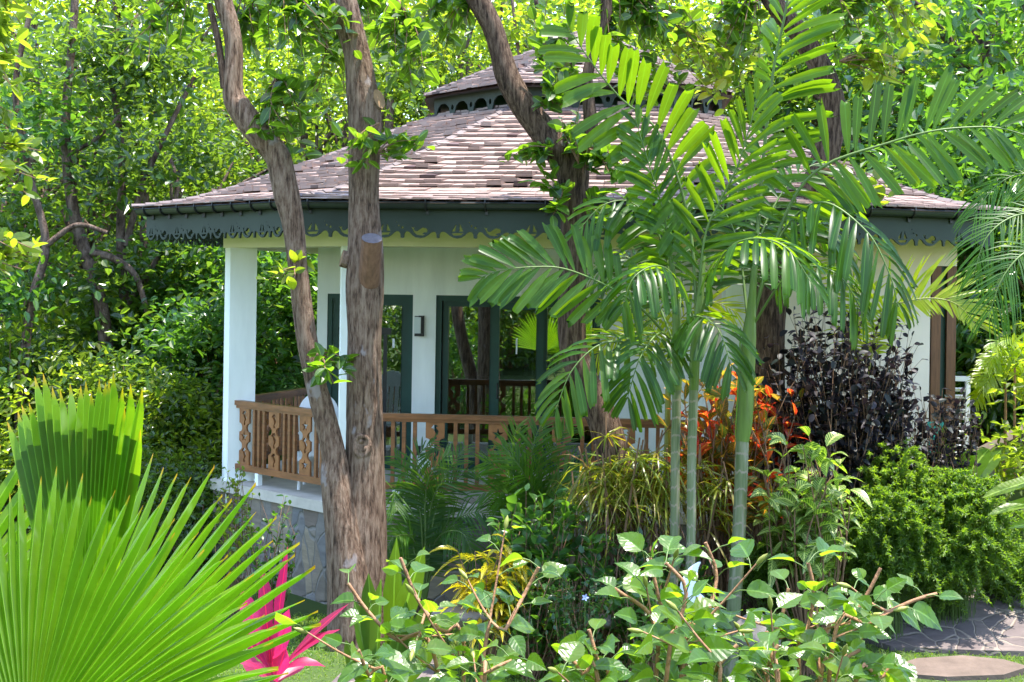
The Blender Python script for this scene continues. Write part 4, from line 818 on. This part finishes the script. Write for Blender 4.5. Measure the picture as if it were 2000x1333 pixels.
frond('frond',PP([(1320,640,0),(1300,440,-.1),(1270,330,-.2),(1240,230,-.2)],Y),(.5,-.9,.1),PM,t,18,.45,.065,60,28,.12,start=.3,rr=.014,rnd0=.6)
frond('frond',PP([(1322,680,0),(1290,650,-.4),(1250,700,-.7),(1225,780,-.7)],Y),(0,-.6,.8),PM,t,14,.4,.065,80,35,.5,start=.22,rr=.012,rnd0=.25)
frond('frond',PP([(1322,680,0),(1350,620,-.3),(1400,640,-.6),(1430,720,-.7)],Y),(0,-.6,.8),PM,t,14,.4,.065,80,35,.5,start=.22,rr=.012,rnd0=.25)
for c,r0 in (([(1320,680,.1),(1270,560,.3),(1220,500,.4),(1170,530,.4)],.12),([(1322,660,.1),(1330,520,.4),(1290,420,.5),(1250,400,.5)],.1)):
    frond('frond',PP(c,Y),(0,-.5,1),PM,t,18,.42,.06,75,30,.4,start=.25,rr=.012,rnd0=r0)
# yellow areca palms
AY=[M['lf_areca'],M['rachis_y']]
Y=14.6; b0=P(1690,900,Y); b0[2]=float(gz(b0[0],Y))
t=thing('areca_palm',b0,'areca palm with one bright yellow green frond arching in front of the cream wall','palm')
AR=[(0,-.55,1),]
frond('frond',PP([(1690,760,0),(1722,613,0),(1765,591,-.1),(1809,583,-.15),(1850,587,-.2),(1880,604,-.2),(1910,640,-.2)],Y),(0,-1,.3),AY,t,44,.66,.034,74,28,.14,PR_THIN,0,.25,.2,.013,rnd0=.6,side_dirs=(None,None),lr=(1.,.35))
frond('frond',PP([(1690,760,0),(1690,620,.1),(1660,540,.1),(1610,500,.1)],Y),(0,-1,.3),AY,t,30,.5,.03,70,28,.3,PR_THIN,0,.25,.2,.012,rnd0=.3)
mb=MB(); mb.tube([b0-[0,0,.1],P(1690,760,Y)],[.04,.03],9); obj('stem',mb,M['rachis_y'],t)
Y=14.5; b0=P(1300,1000,Y); b0[2]=GZ
t=thing('areca_palm',b0,'areca palm with thin yellow leaflets spread against the dark door behind the slim palms','palm')
for c in ([(1305,760,0),(1285,660,0),(1235,605,-.1),(1190,600,-.1)],[(1305,760,0),(1290,690,0),(1250,650,-.1),(1200,660,-.2),(1160,700,-.2)],[(1305,760,0),(1320,640,0),(1380,590,-.1),(1440,610,-.1)]):
    frond('frond',PP(c,Y),(0,-1,.3),AY,t,26,.42,.024,65,25,.15,PR_THIN,0,.25,.2,.011,rnd0=.6)
mb=MB(); mb.tube([b0-[0,0,.1],P(1305,760,Y)],[.04,.03],9); obj('stem',mb,M['rachis_y'],t)
# drooping thin palm at right edge
Y=12.2; b0=P(2120,1000,Y); b0[2]=float(gz(b0[0],Y))
DP=[M['lf_dpalm'],M['rachis']]
t=thing('drooping_palm',b0,'dark palm with thin drooping leaflets hanging in from the right edge','palm')
for c,r0 in (([(2110,560,0),(2060,430,0),(1990,420,-.1),(1930,460,-.2),(1900,540,-.2)],.4),([(2110,560,0),(2070,500,0),(2010,490,-.3),(1960,540,-.4),(1930,620,-.4)],.3),([(2110,560,0),(2080,380,.1),(2010,340,.2),(1950,360,.2),(1900,420,.2)],.5)):
    frond('frond',PP(c,Y),(0,-.8,.6),DP,t,40,.45,.015,70,26,.5,PR_THIN,0,.25,.2,.014,rnd0=r0)
mb=MB(); mb.tube([b0-[0,0,.1],P(2110,560,Y)],[.07,.05],10); obj('trunk',mb,M['bark_b'],t)
Y=11.5; b0=P(2160,1100,Y); b0[2]=float(gz(b0[0],Y))
t=thing('areca_palm',b0,'young palm with curved bright yellow leaflets at the right edge','palm')
frond('frond',PP([(2150,1000,0),(2120,800,0),(2060,660,-.1),(2010,640,-.1)],Y),(0,-1,.2),AY,t,14,.42,.03,70,40,.6,PR_THIN,0,.25,.3,.012,rnd0=.7)
frond('frond',PP([(2150,1000,0),(2120,880,0),(2070,800,-.1),(2010,800,-.1)],Y),(0,-1,.2),AY,t,14,.35,.03,70,40,.6,PR_THIN,0,.25,.3,.012,rnd0=.7)
# two thin-stemmed small palms
for (sx,sy,ty,Y,lab) in ((1964,840,745,16.3,'small slender palm with a pale stem behind the stair wall'),(1982,860,715,16.1,'small slender palm beside the stair wall, nearest the right edge')):
    b0=P(sx,sy,Y); t=thing('small_palm',b0-[0,0,.5],lab,'palm',None); mb=MB(); mb.tube([b0-[0,0,.5],P(sx,ty+40,Y),P(sx,ty,Y)],[.018,.015,.012],8); obj('stem',mb,M['hibstem'],t)
    for dx,dy in ((-60,-10),(-45,-45),(-62,32),(40,-35),(50,15),(-10,-55)):
        frond('frond',PP([(sx,ty,0),(sx+dx*.5,ty+dy*.6-18,-.1*np.sign(dx)),(sx+dx,ty+dy+12,-.15)],Y),(0,-.8,.6),[M['lf_areca'],M['rachis']],t,16,.2,.028,72,28,.3,PR_THIN,0,.25,.2,.007,rnd0=R.uniform(.1,.6))
# dark fan/cycad plants by the porch
def pinnate_clump(name,label,cat,px,py,Y,fronds,mats,n,L,W,droop,prof,gz_=GZ,rnd0=.5,a=(75,30)):
    b0=P(px,py,Y); b0[2]=gz_; t=thing(name,b0,label,cat); mb=MB(); mb.tube([b0-[0,0,.1],b0+[0,0,.25]],[.12,.1],12,.1); obj('stem',mb,M['bark_b'],t)
    for c in fronds: frond('frond',[b0+[0,0,.2]]+PP(c,Y),(0,-.8,.6),mats,t,n,L,W,a[0],a[1],droop,prof,0,.25,.22,.012,rnd0=np.clip(rnd0+R.normal(0,.2),0,1))
pinnate_clump('cycad','dark feathery cycad beside the twin tree trunk below the porch rail','cycad',830,1150,14.9,[[(800,1040,0),(770,960,0),(775,1000,-.2)],[(830,1000,0),(840,930,-.1),(880,880,-.2)],[(850,1000,0),(900,930,-.1),(930,920,-.2)],[(820,1000,0),(790,920,.1),(770,890,.1)],[(860,1050,0),(930,1000,-.3),(980,1040,-.4)],[(830,1000,0),(815,900,0),(850,860,.1)],[(810,1060,0),(770,1050,-.3),(750,1090,-.4)],[(850,1060,0),(900,1040,-.4),(930,1100,-.5)],[(840,1000,0),(870,930,-.2),(910,870,-.1)]],DP,44,.36,.02,.25,PR_THIN)
pinnate_clump('cycad','feathery green palm clump reaching up to the porch rail','cycad',1040,1120,14.7,[[(1020,1000,0),(1000,900,0),(1010,830,0)],[(1050,980,0),(1080,880,0),(1110,830,-.1)],[(1030,1000,0),(980,920,-.1),(940,900,-.2)],[(1040,990,0),(1040,880,-.1),(1060,820,-.1)],[(1060,1000,0),(1110,920,-.1),(1150,900,-.2)],[(1020,1000,0),(970,960,-.2),(930,970,-.3)],[(1050,1000,0),(1020,920,-.3),(980,870,-.3)],[(1050,1000,0),(1090,950,-.3),(1130,960,-.4)]],DP,46,.42,.022,.18,PR_THIN,rnd0=.7)
# ------------------------------------------------------------------ garden shrubs
def shrub(name,label,cat,px,py,Y,base_py,rx,ry,ntw,nl,L,W,mat,prof=PR_OVAL,zlo=-.6,parts=('foliage',),base=None,droop=.2,out=.6,upb=.5,start=.35,dz=None,wave=0.,thick=.008,sag=.12,rn=None,shell=.5,stemmat='twig',tr=.45,gzv=None):
    c=P(px,py,Y); b=np.array([c[0],Y,0.]); b[2]=float(gz(b[0],Y)) if gzv is None else gzv
    t=thing(name,b,label,cat); mb=MB(); tw=MB(); rr=(rx*mpx(Y),dz or rx*mpx(Y)*.7,ry*mpx(Y))
    twigs_leaves(mb,tw,b-[0,0,.05],ends_in(c,rr,ntw,shell,zlo),nl,L,W,prof,start,sag,droop,out,upb,thick=thick,jit=.05,wave=wave,rn=rn,tr=tr)
    obj('foliage',mb,M[mat],t,True); obj('stems',tw,M[stemmat],t,True); return t
shrub('purple_shrub','dark purple leaved shrub standing before the cream side wall','shrub',1640,735,14.5,900,165,172,250,28,.11,.058,'lf_purp',start=.4,out=.7,sag=.02,dz=.6,thick=.006,shell=.4)
shrub('purple_shrub','low blackish shrub spreading below the white louvred panel','shrub',1825,815,14.7,900,95,60,90,18,.10,.05,'lf_purp',start=.35,out=.7,sag=.02,dz=.5,thick=.006,shell=.4)
shrub('croton','croton with broad red, orange and yellow leaves behind the slim palm trunks','croton',1410,800,14.1,900,105,85,50,9,.27,.10,'lf_crot',PR_LANCE,start=.55,out=.55,droop=.3,wave=.06,thick=.012,tr=.5)
shrub('croton','red and orange croton peeping out beside the purple shrub','croton',1520,810,14.3,900,60,60,16,8,.24,.09,'lf_crot',PR_LANCE,start=.55,out=.55,droop=.3,wave=.06,thick=.012,rn=.15)
# narrow croton
Y=13.6; 
def fountain(name,label,cat,heads,Y,nb,L,W,mat,droop,base_px,dead=0,prof=PR_THIN,upz=.6):
    c0=P(*base_px,Y); b=np.array([c0[0],Y,float(gz(c0[0],Y))]); t=thing(name,b,label,cat); tw=MB(); mb=MB(); dm=MB()
    for (px,py,dy) in heads:
        h=P(px,py,Y+dy); q=bez([b+[R.normal(0,.1),R.normal(0,.05),-.1],(b+h)/2+R.normal(0,.08,3),h],10); tw.tube(q,np.linspace(.02,.008,len(q)),6)
        k=nb; u=R.uniform(.78,1,k); ii=(u*(len(q)-1)).astype(int); d=nrm(rdir(k,0,.35)+UP*upz*R.uniform(.2,1.3,(k,1)))
        blades(mb,q[ii],d,UP+R.normal(0,.3,(k,3)),L*R.uniform(.6,1.15,k),W*R.uniform(.7,1.3,k),droop*R.uniform(.5,1.4,k),prof,.15,0,np.clip(R.normal(.5,.28,k),0,1),twist=.9)
        if dead:
            u=R.uniform(.25,.75,dead); ii=(u*(len(q)-1)).astype(int)
            blades(dm,q[ii],rdir(dead,-.6,.4),UP+R.normal(0,.3,(dead,3)),L*.8*R.uniform(.6,1.15,dead),W*R.uniform(.7,1.2,dead),.8,PR_THIN,.15,twist=1.2)
    obj('foliage',mb,M[mat],t,True); obj('stems',tw,M['twig'],t,True)
    if dead: obj('dry_leaves',dm,M['lf_dead'],t,True)
fountain('narrow_leaf_croton','large narrow leaved croton with arching striped leaves over dry brown stems','croton',[(1110+R.uniform(-10,10)+i*21,900-70*math.sin(i/10*PI)+R.uniform(-40,60),R.uniform(-.35,.35)) for i in range(11)]+[(R.uniform(1120,1320),R.uniform(850,960),R.uniform(-.5,.2)) for _ in range(12)],13.7,34,.42,.022,'lf_crot_n',.85,(1220,1100),16)
fountain('narrow_leaf_croton','smaller narrow leaved croton with reddish tips between the palm trunks','croton',[(R.uniform(1360,1430),R.uniform(860,960),R.uniform(-.2,.2)) for _ in range(7)],13.6,26,.36,.02,'lf_crot_n',.8,(1395,1100),8)
# white veined shrub
shrub('veined_leaf_plant','shrub with large green leaves patterned by white veins, right of the thick palm trunk','shrub',1585,935,13.1,1000,108,85,44,8,.29,.125,'lf_sanch',PR_OVAL,start=.55,out=.6,droop=.55,thick=.012,upb=.2,dz=.5,tr=.35)
# feathery ferns
def ferns(label,px,py,Y,wpx,hpx,nf,L=.5,rnd0=.5,gzv=None):
    c=P(px,py,Y); b=np.array([c[0],Y,float(gz(c[0],Y)) if gzv is None else gzv]); t=thing('feathery_fern',b,label,'fern'); mb=MB(); tw=MB(); rr=np.array([wpx*mpx(Y),wpx*mpx(Y)*.6,hpx*mpx(Y)])
    for e in ends_in(c,rr,nf,.35,-1):
        d=nrm((e-b)+rdir(1)[0]*.9+np.array([0,-.5,.0])); Lp=L*R.uniform(.6,1.2); q=resample(bez([e-d*Lp*.5,e+UP*.05,e+d*Lp*.5-UP*.12],10),16)[0]
        tw.tube(q,.003,4,cap=False); T=nrm(np.gradient(q,axis=0)); k=16*7; ii=np.repeat(np.arange(16),7)
        s=np.linspace(.3,1,16)[::-1][ii]; dd=nrm(T[ii]*.55+rdir(k)*1.0); hexleaves(mb,q[ii]+T[ii]*R.uniform(-.01,.01,(k,1)),dd,UP+R.normal(0,.6,(k,3)),.062*(.45+.6*s)*R.uniform(.7,1.2,k),.016,.2,np.clip(rnd0+R.normal(0,.22,k),0,1))
        base=q[0]
        if base[2]>b[2]+.05: tw.tube(bez([np.array([base[0]*.5+b[0]*.5,base[1]*.6+b[1]*.4+.1,b[2]]),(b+base)/2+UP*.05+[0,.1,0],base],6),.003,4,cap=False)
    obj('foliage',mb,M['lf_fern'],t); obj('stems',tw,M['rachis'],t)
ferns('bright feathery fern clump below the purple shrub',1745,955,14.2,85,75,150,rnd0=.75)
ferns('large feathery fern spilling down to the paved path',1860,1030,14.1,125,105,300,rnd0=.5)
ferns('feathery fern in the middle of the bed, right of the veined shrub',1730,1050,13.8,85,90,170,rnd0=.4)
ferns('dark low fern at the foot of the thick palm trunk',1540,1105,13.5,105,65,140,rnd0=.15)
ferns('small fern at the corner of the paved path by the right edge',1970,1110,14.4,55,60,70,rnd0=.4)
ferns('low fern mound right beside the path edge',1800,1100,14.0,110,60,150,rnd0=.45)
# broad leaved cannas
def canna(label,leaves,Y,base_px,W=.16):
    b=P(*base_px,Y); b[2]=min(b[2],float(gz(b[0],Y))); t=thing('broad_leaf_plant',b,label,'plant')
    for (x0,y0,x1,y1,w,nv,dr) in leaves:
        a,e=P(x0,y0,Y),P(x1,y1,Y+R.uniform(-.15,.1)); mb=MB(); L=np.linalg.norm(e-a); blades(mb,[a],[e-a+UP*dr*L],[nv],[L],[w*mpx(Y)],[dr],PR_STRAP,.25,0,np.array([R.random()]),wave=.05)
        lf=obj('leaf',mb,M['lf_canna'],t,True); mb=MB(); mb.tube(bez([b,(a+b)/2+[0,.02,.03],a]),np.linspace(.016,.01,len(bez([b,b,a]))),6); obj('leaf_stalk',mb,M['rachis_y'],lf,True)
canna('broad leaved plant with tall paddle leaves above the ferns, near the stair wall',[(1846,950,1852,822,36,(-.8,-1,.2),.0),(1862,960,1935,873,48,(-.5,-1,.6),.05),(1870,950,1895,878,34,(-.6,-1,.3),.0),(1885,950,1958,878,34,(.4,-1,.5),.05),(1850,960,1815,900,34,(0,-1,.5),.1)],14.75,(1862,960))
canna('broad leaved plant with yellow and orange paddle leaves at the right edge',[(2085,925,1922,970,34,(-.2,-.6,1),.12),(2090,970,1932,1004,30,(-.2,-.6,1),.12),(2100,1020,1970,1030,32,(0,-.6,1),.15),(2060,960,2010,850,40,(.3,-1,.3),.0)],12.4,(2130,1080))
# yellow croton
t_=shrub('yellow_croton','yellow veined croton with long arching leaves, left of the lawn','croton',955,1125,12.9,1200,85,75,26,11,.30,.06,'lf_crot_y',PR_LANCE,start=.6,out=.7,droop=.55,thick=.01,upb=.3,wave=.03)
shrub('green_shrub','mid green shrub with pointed leaves in front of the narrow croton','shrub',1065,1030,13.4,1150,110,80,60,12,.17,.085,'lf_mid',PR_LANCE,start=.45,out=.6,droop=.25,rn=.55)
shrub('green_shrub','low green shrub under the dry stems of the narrow croton','shrub',1200,1095,13.2,1150,95,50,50,11,.15,.07,'lf_mid',PR_LANCE,start=.4,out=.6,droop=.25,rn=.35)
shrub('ground_cover_shrub','small dark ground hugging shrub with tiny leaves at the lawn edge','shrub',1130,1165,12.6,1200,75,45,70,16,.07,.035,'lf_mid',start=.3,out=.7,rn=.2,thick=.004)
shrub('green_shrub','leafy shrub behind the white garden ornament','shrub',1330,1130,13.4,1200,70,55,40,10,.13,.06,'lf_mid',PR_LANCE,start=.4,out=.6,rn=.25)
shrub('green_shrub','low leafy green shrub between the yellow croton and the slim palms','shrub',1040,1140,12.9,1200,80,55,50,11,.13,.065,'lf_mid',PR_LANCE,start=.35,out=.6,rn=.7)
shrub('green_shrub','low pale green shrub behind the middle hibiscus bush','shrub',1255,1165,12.7,1210,75,45,44,11,.12,.06,'lf_mid',PR_LANCE,start=.35,out=.6,rn=.8)
mb=MB(); c=P(1143,1167,12.3); t=thing('blue_flower',c-[0,0,.12],'tiny pale blue star flower above the dark ground shrub','flower'); mb.tube([c-[0,0,.25],c],.003,5); obj('stem',mb,M['rachis'],t)
fl=MB(); a=np.arange(5)/5*2*PI; blades(fl,np.repeat([c],5,0),np.stack([np.cos(a),-.35+0*a,np.sin(a)],1),np.array([0,-1,.2]),.035,.018,0,PR_OVAL); M['petal']=plain('pale_blue_petal',(.45,.5,.8),.6,.2); obj('petals',fl,M['petal'],t)
# shrubs before the stone plinth
shrub('wall_shrub','sparse shrub with small dark leaves climbing before the stone plinth','shrub',525,1050,14.6,1200,70,110,34,12,.085,.045,'lf_mid',start=.3,out=.6,thick=.006,rn=.5)
shrub('wall_shrub','slender shrub with pale yellow leaves at the foot of the left column','shrub',462,965,14.9,1200,38,75,26,11,.075,.04,'lf_yel',start=.45,out=.6,thick=.005)
# dark strap leaved plant by the tree
Y=11.4; b=P(745,1290,Y); b[2]=float(gz(b[0],Y)); t=thing('strap_leaf_plant',b,'plant with long dark green strap leaves at the foot of the twin trunk tree','plant'); 
for (x1,y1,w,dr) in ((775,1050,36,.0),(840,1035,40,.1),(690,1160,38,.05),(720,1120,40,.0),(800,1150,40,.1),(850,1120,34,.2),(660,1215,34,.2),(745,1130,44,.0),(880,1200,34,.3)):
    a=b+[R.normal(0,.05),R.normal(0,.05),.05]; e=P(x1,y1,Y+R.uniform(-.4,.1)); L=np.linalg.norm(e-a); mb=MB(); blades(mb,[a],[e-a+UP*dr*L],[(R.normal(0,.6),-1,.4)],[L],[w*mpx(Y)*1.15],[dr],[(0,.12),(.25,.3),(.5,.8),(.7,1),(.88,.6),(1,.02)],.3,0,np.array([R.random()]),wave=.03); obj('leaf',mb,M['lf_strap'],t,True)
# white curved garden ornament and boulder
Y=12.5; c=P(1372,1240,Y); c[2]=float(gz(c[0],Y)); t=thing('garden_ornament',c,'white curved leaf shaped garden ornament standing on the lawn edge, half hidden by hibiscus','ornament')
for pth,nm in (([(1378,1262,8),(1386,1230,15),(1382,1195,16),(1370,1170,9),(1362,1158,4)],'lower_leaf'),([(1352,1190,5),(1345,1165,14),(1344,1140,15),(1354,1112,10),(1366,1098,3)],'upper_leaf')):
    p,r=stems_px(pth,Y,8); mb=MB(); k=len(p)
    for sgn in (0,):
        an=np.arange(16)/16*2*PI; V=np.concatenate([p[i]+np.stack([np.cos(an)*r[i],np.sin(an)*r[i]*.35+.0*an,0*an],1) for i in range(k)])
        i,j=np.meshgrid(np.arange(k-1),np.arange(16),indexing='ij'); mb.add(V,np.stack([i*16+j,i*16+(j+1)%16,(i+1)*16+(j+1)%16,(i+1)*16+j],-1).reshape(-1,4))
    obj(nm,mb,M['paintwhite'],t,True)
mb=MB(); mb.tube([c-[0,0,.1],P(1365,1190,Y+.08),P(1356,1150,Y+.08)],.012,8); obj('stake',mb,M['black'],t)
def boulder(label,px,py,Y,wpx,hpx):
    c=P(px,py,Y); mb=MB(); n=24; th=np.linspace(0,PI,13); ph=np.arange(n)/n*2*PI; T,Ph=np.meshgrid(th,ph,indexing='ij'); d=np.stack([np.sin(T)*np.cos(Ph),np.sin(T)*np.sin(Ph),np.cos(T)],-1)
    q=R.normal(0,2,(5,3)); r=1+sum(.07*np.sin(d@q[i]*1.6+i) for i in range(5)); r=np.minimum(r,1.03); V=d*r[...,None]*np.array([wpx,wpx*.8,hpx])*mpx(Y)+c
    i,j=np.meshgrid(np.arange(12),np.arange(n),indexing='ij'); mb.add(V.reshape(-1,3),np.stack([i*n+j,(i+1)*n+j,(i+1)*n+(j+1)%n,i*n+(j+1)%n],-1).reshape(-1,4)); tag(obj('boulder',mb,M['rock'],None,True,loc=c),label,'rock')
boulder('brown boulder on the grass beside the white garden ornament',1480,1240,12.4,48,42); boulder('flat grey stone edging the bed below the yellow croton',900,1200,12.9,62,20); boulder('pale stone at the border of the lawn under the low shrub',1180,1215,12.9,40,14); boulder('flat stone behind the hibiscus at the bed edge',1290,1180,13.2,60,20)
# lawn blades
n=42000; x=R.uniform(-3.4,5.6,n); y=R.uniform(12.3,15.2,n); z=gz(x,y)
def inpath(x,y):
    m=np.zeros(len(x),bool)
    for Pl in PATHS:
        q=np.zeros(len(x),bool); a,b=Pl,np.roll(Pl,-1,0)
        for (x0,y0),(x1,y1) in zip(a,b): q^=((y0>y)!=(y1>y))&(x<(x1-x0)*(y-y0)/(y1-y0+1e-12)+x0)
        m|=q
    return m
k=~inpath(x,y); x,y,z=x[k],y[k],z[k]; n=len(x); mb=MB()
blades(mb,np.stack([x,y,z-.01],1),nrm(R.normal(0,.45,(n,3))+UP*.9),R.normal(0,1,(n,3)),R.uniform(.06,.19,n),R.uniform(.006,.012,n),.6,[(0,.9),(.5,.8),(1,.05)],.2)
tag(obj('lawn_grass',mb,M['grass'],loc=(1,13,GZ)),'short green lawn grass between the beds and the paved path','grass',kind='stuff')
# ------------------------------------------------------------------ foreground fan palm
def fz(x,y): return float(gz(x,y))
c1=P(50,1480,4.5); c2=P(150,1430,4.95); c3=P(95,1480,4.75)
b=np.array([c1[0]-.35,4.9,fz(c1[0]-.35,4.9)]); t=thing('fan_palm',b,'bright green fan palm with large pleated leaves in the lower left foreground','fan palm')
mb=MB(); mb.tube([b-[0,0,.1],b+[0,0,.3]],[.13,.11],14,.08); obj('stem',mb,M['bark_b'],t)
FM=[M['lf_fan'],M['rachis']]; pb=b+[0,0,.28]
fanleaf('fan_leaf',c1,(.22,.1,.97),(-.12,-1,.28),.93,58,math.radians(200),FM,t,split=.62,pleat=.62,taper=.2,cup=-.05,pet=pb)
fanleaf('fan_leaf',c2,(.02,.1,1),(-.75,-.66,.1),1.26,21,math.radians(56),FM,t,split=.86,pleat=.6,taper=.0,cup=.1,pet=pb,droop=.0)
fanleaf('fan_leaf',c3,(.55,.2,.83),(-.25,-1,.35),1.12,20,math.radians(62),FM,t,split=.6,pleat=.6,cup=.0,pet=pb,droop=.02)
fanleaf('fan_leaf',P(-190,1330,5.1),(-.2,.2,1),(.3,-1,.2),1.0,30,math.radians(150),FM,t,split=.58,pet=pb)
# pink cordyline
Y=6.6; b=P(540,1400,Y); b[2]=fz(b[0],Y); t=thing('pink_cordyline',b,'hot pink cordyline with long upright leaves beside the fan palm','cordyline')
hd=P(535,1330,Y); mb=MB(); mb.tube([b-[0,0,.1],hd],[.02,.015],8); obj('stem',mb,M['twig'],t)
for x0,y0,x1,y1,w,dr,nv,rn in [(528,1255,562,1068,24,.0,(-.5,-1,.2),.35),(520,1260,512,1110,30,.0,(.6,-1,.2),.3),(530,1290,470,1150,40,.0,(.2,-1,.4),.8),(535,1300,565,1190,40,.0,(-.3,-1,.4),.75),(545,1300,690,1165,20,.12,(-.3,-.6,1),.2),(550,1300,680,1205,22,.25,(-.3,-.6,1),.5),(545,1310,655,1275,26,.5,(-.2,-.6,1),.55),(530,1310,440,1200,28,.2,(.3,-.8,1),.5),(530,1320,430,1265,26,.3,(.3,-.8,1),.6),(540,1345,520,1200,34,.0,(.1,-1,.3),.5),(540,1345,600,1290,30,.2,(-.2,-1,.6),.6),(535,1340,470,1290,30,.2,(.2,-1,.6),.3),(540,1340,560,1260,34,.1,(.0,-1,.6),.65)]:
    a=hd+(P(x0,y0,Y)-hd)*.5; e=P(x1,y1,Y+R.uniform(-.1,.15)); L=np.linalg.norm(e-a); mb=MB(); blades(mb,[a],[e-a+UP*dr*L],[nv],[L],[w*mpx(Y)*1.02],[dr],[(0,.18),(.25,.35),(.5,.9),(.68,1),(.85,.65),(1,.02)],.3,0,np.array([rn]),wave=.06); obj('leaf',mb,M['lf_ti'],t,True)
# ------------------------------------------------------------------ foreground hibiscus
def hibiscus(label,Y,base_px,stems):
    b=P(base_px,1500,Y); b[2]=fz(b[0],Y); t=thing('hibiscus_shrub',b,label,'hibiscus'); tw=MB(); mb=MB(); buds=[]
    def leaves(q,n,s0):
        tt=np.linspace(s0,1,n)+R.normal(0,.02,n); tt=np.clip(tt,0,1); ii=(tt*(len(q)-1)).astype(int); T=nrm(np.gradient(q,axis=0))[ii]
        az=np.arange(n)*2.4+R.uniform(0,6); rd=np.stack([np.cos(az),np.sin(az)*.8,R.uniform(-.1,.5,n)],1); d=nrm(rd+T*.45)
        Lf=R.uniform(.038,.082,n); pl=R.uniform(.025,.05,n)
        for i in range(n): tw.tube([q[ii[i]],q[ii[i]]+d[i]*pl[i]*.6+UP*.004,q[ii[i]]+d[i]*pl[i]],.0013,4,m=1,cap=False)
        nv=nrm(UP*.9+np.array([0,-.45,0])+R.normal(0,.42,(n,3))); blades(mb,q[ii]+d*pl[:,None],nrm(d+UP*R.uniform(-.5,.2,(n,1))),nv,Lf,Lf*R.uniform(.62,.78,n),R.uniform(.05,.5,n),PR_HIB,R.uniform(.15,.5),0,None,wave=.03)
    for st in stems:
        path,nside=st; pts=[P(x,y,Y+dy) for x,y,dy in path]; pts.insert(0,b+[R.normal(0,.06),R.normal(0,.06),-.05]); q=bez(pts,48); q=resample(q,60)[0]
        tw.tube(q,np.linspace(.0085,.0042,60),7,.06); vis=np.where(q[:,2]>CAMZ-.275*Y-.05)[0]; s0=max(.25,vis[0]/60 if len(vis) else .5); leaves(q,int(13+nside),s0)
        for _ in range(int(nside*.6+.5)):
            i=int(R.uniform(max(s0-.05,.2),.95)*59); d=nrm(np.array([R.normal(0,1),R.normal(0,.6),R.uniform(-.1,.9)])); L=R.uniform(.08,.22); q2=resample(bez([q[i],q[i]+d*L*.5+UP*.01,q[i]+d*L+UP*.03]),14)[0]; tw.tube(q2,np.linspace(.0035,.0018,14),5); leaves(q2,int(R.uniform(3,6)),.2)
            e=q2[-1]; bb=MB(); bb.tube([e,e+d*.012,e+d*.024,e+d*.034],[.002,.006,.005,.0008],7); buds.append(bb)
    obj('foliage',mb,M['lf_hib'],t,False); obj('stems',tw,[M['hibstem'],M['rachis']],t,True); [obj('bud',bb,M['rachis_y'],t,True) for bb in buds]
hibiscus('foreground hibiscus bush with brown stems, right of the pink cordyline',3.3,880,[([(905,1330,0),(860,1235,.0),(815,1170,.05),(782,1090,.05)],5),([(860,1340,.1),(770,1250,.12),(715,1190,.15),(680,1140,.15)],4),([(940,1320,-.05),(985,1235,-.05),(1025,1160,0),(1052,1108,0)],5),([(760,1400,-.1),(720,1320,-.12),(700,1270,-.15)],3),([(940,1400,-.2),(950,1320,-.25),(1000,1290,-.25)],4)])
hibiscus('foreground hibiscus bush in the bottom middle, before the garden ornament',3.2,1260,[([(1280,1340,0),(1285,1270,0),(1270,1200,.05),(1200,1150,.05)],5),([(1330,1330,0),(1370,1230,.05),(1400,1130,.1),(1378,1060,.1)],6),([(1300,1340,-.1),(1320,1240,-.1),(1340,1150,-.1),(1300,1100,-.1)],6),([(1400,1400,-.2),(1400,1310,-.2),(1440,1260,-.2)],4),([(1180,1400,-.15),(1140,1320,-.15),(1110,1280,-.15)],4),([(1200,1400,-.1),(1170,1300,-.1),(1150,1230,-.1)],3),([(1340,1330,.15),(1290,1180,.15),(1270,1090,.15)],4)])
hibiscus('foreground hibiscus bush at the bottom right, before the paved path',3.25,1560,[([(1562,1335,0),(1575,1240,0),(1590,1160,0),(1578,1100,0)],6),([(1600,1330,0),(1660,1220,.05),(1700,1150,.05),(1720,1110,.05)],5),([(1620,1320,-.1),(1700,1220,-.1),(1780,1175,-.1),(1830,1160,-.1)],5),([(1500,1340,.1),(1520,1240,.1),(1540,1150,.1)],5),([(1660,1400,-.15),(1720,1330,-.15),(1740,1300,-.15)],3),([(1520,1400,-.2),(1500,1310,-.2),(1520,1260,-.2)],4),([(1600,1400,-.1),(1640,1300,-.1),(1680,1270,-.1)],3)])
EXPO=2.5
# ------------------------------------------------------------------ light
SUND=nrm(np.array([.17,-.06,.98]))
w=bpy.data.worlds.new('World'); scn.world=w; w.use_nodes=True; nt=w.node_tree; bg=nt.nodes['Background']; sk=nt.nodes.new('ShaderNodeTexSky'); sk.sky_type='NISHITA'; sk.sun_disc=False
sk.sun_elevation=math.asin(SUND[2]); sk.sun_rotation=math.atan2(SUND[0],SUND[1]); sk.air_density=1.; sk.dust_density=1.; nt.links.new(sk.outputs[0],bg.inputs[0]); bg.inputs[1].default_value=.15
sl=bpy.data.lights.new('sun','SUN'); sl.energy=2.7; sl.angle=math.radians(.5); sl.color=(1,.94,.84); so=bpy.data.objects.new('sun',sl); COL.objects.link(so)
so.rotation_euler=Vector(SUND).to_track_quat('Z','Y').to_euler(); so.location=(5,5,30)
vs=scn.view_settings; vs.view_transform='Standard'; vs.look='None'; vs.exposure=EXPO; vs.gamma=1.; vs.use_curve_mapping=False
scn.cycles.max_bounces=10; scn.cycles.transparent_max_bounces=16; scn.cycles.transmission_bounces=8; scn.cycles.diffuse_bounces=6; scn.cycles.glossy_bounces=4; scn.cycles.caustics_reflective=False; scn.cycles.caustics_refractive=False
scn.cycles.use_denoising=True; scn.cycles.sample_clamp_indirect=8.
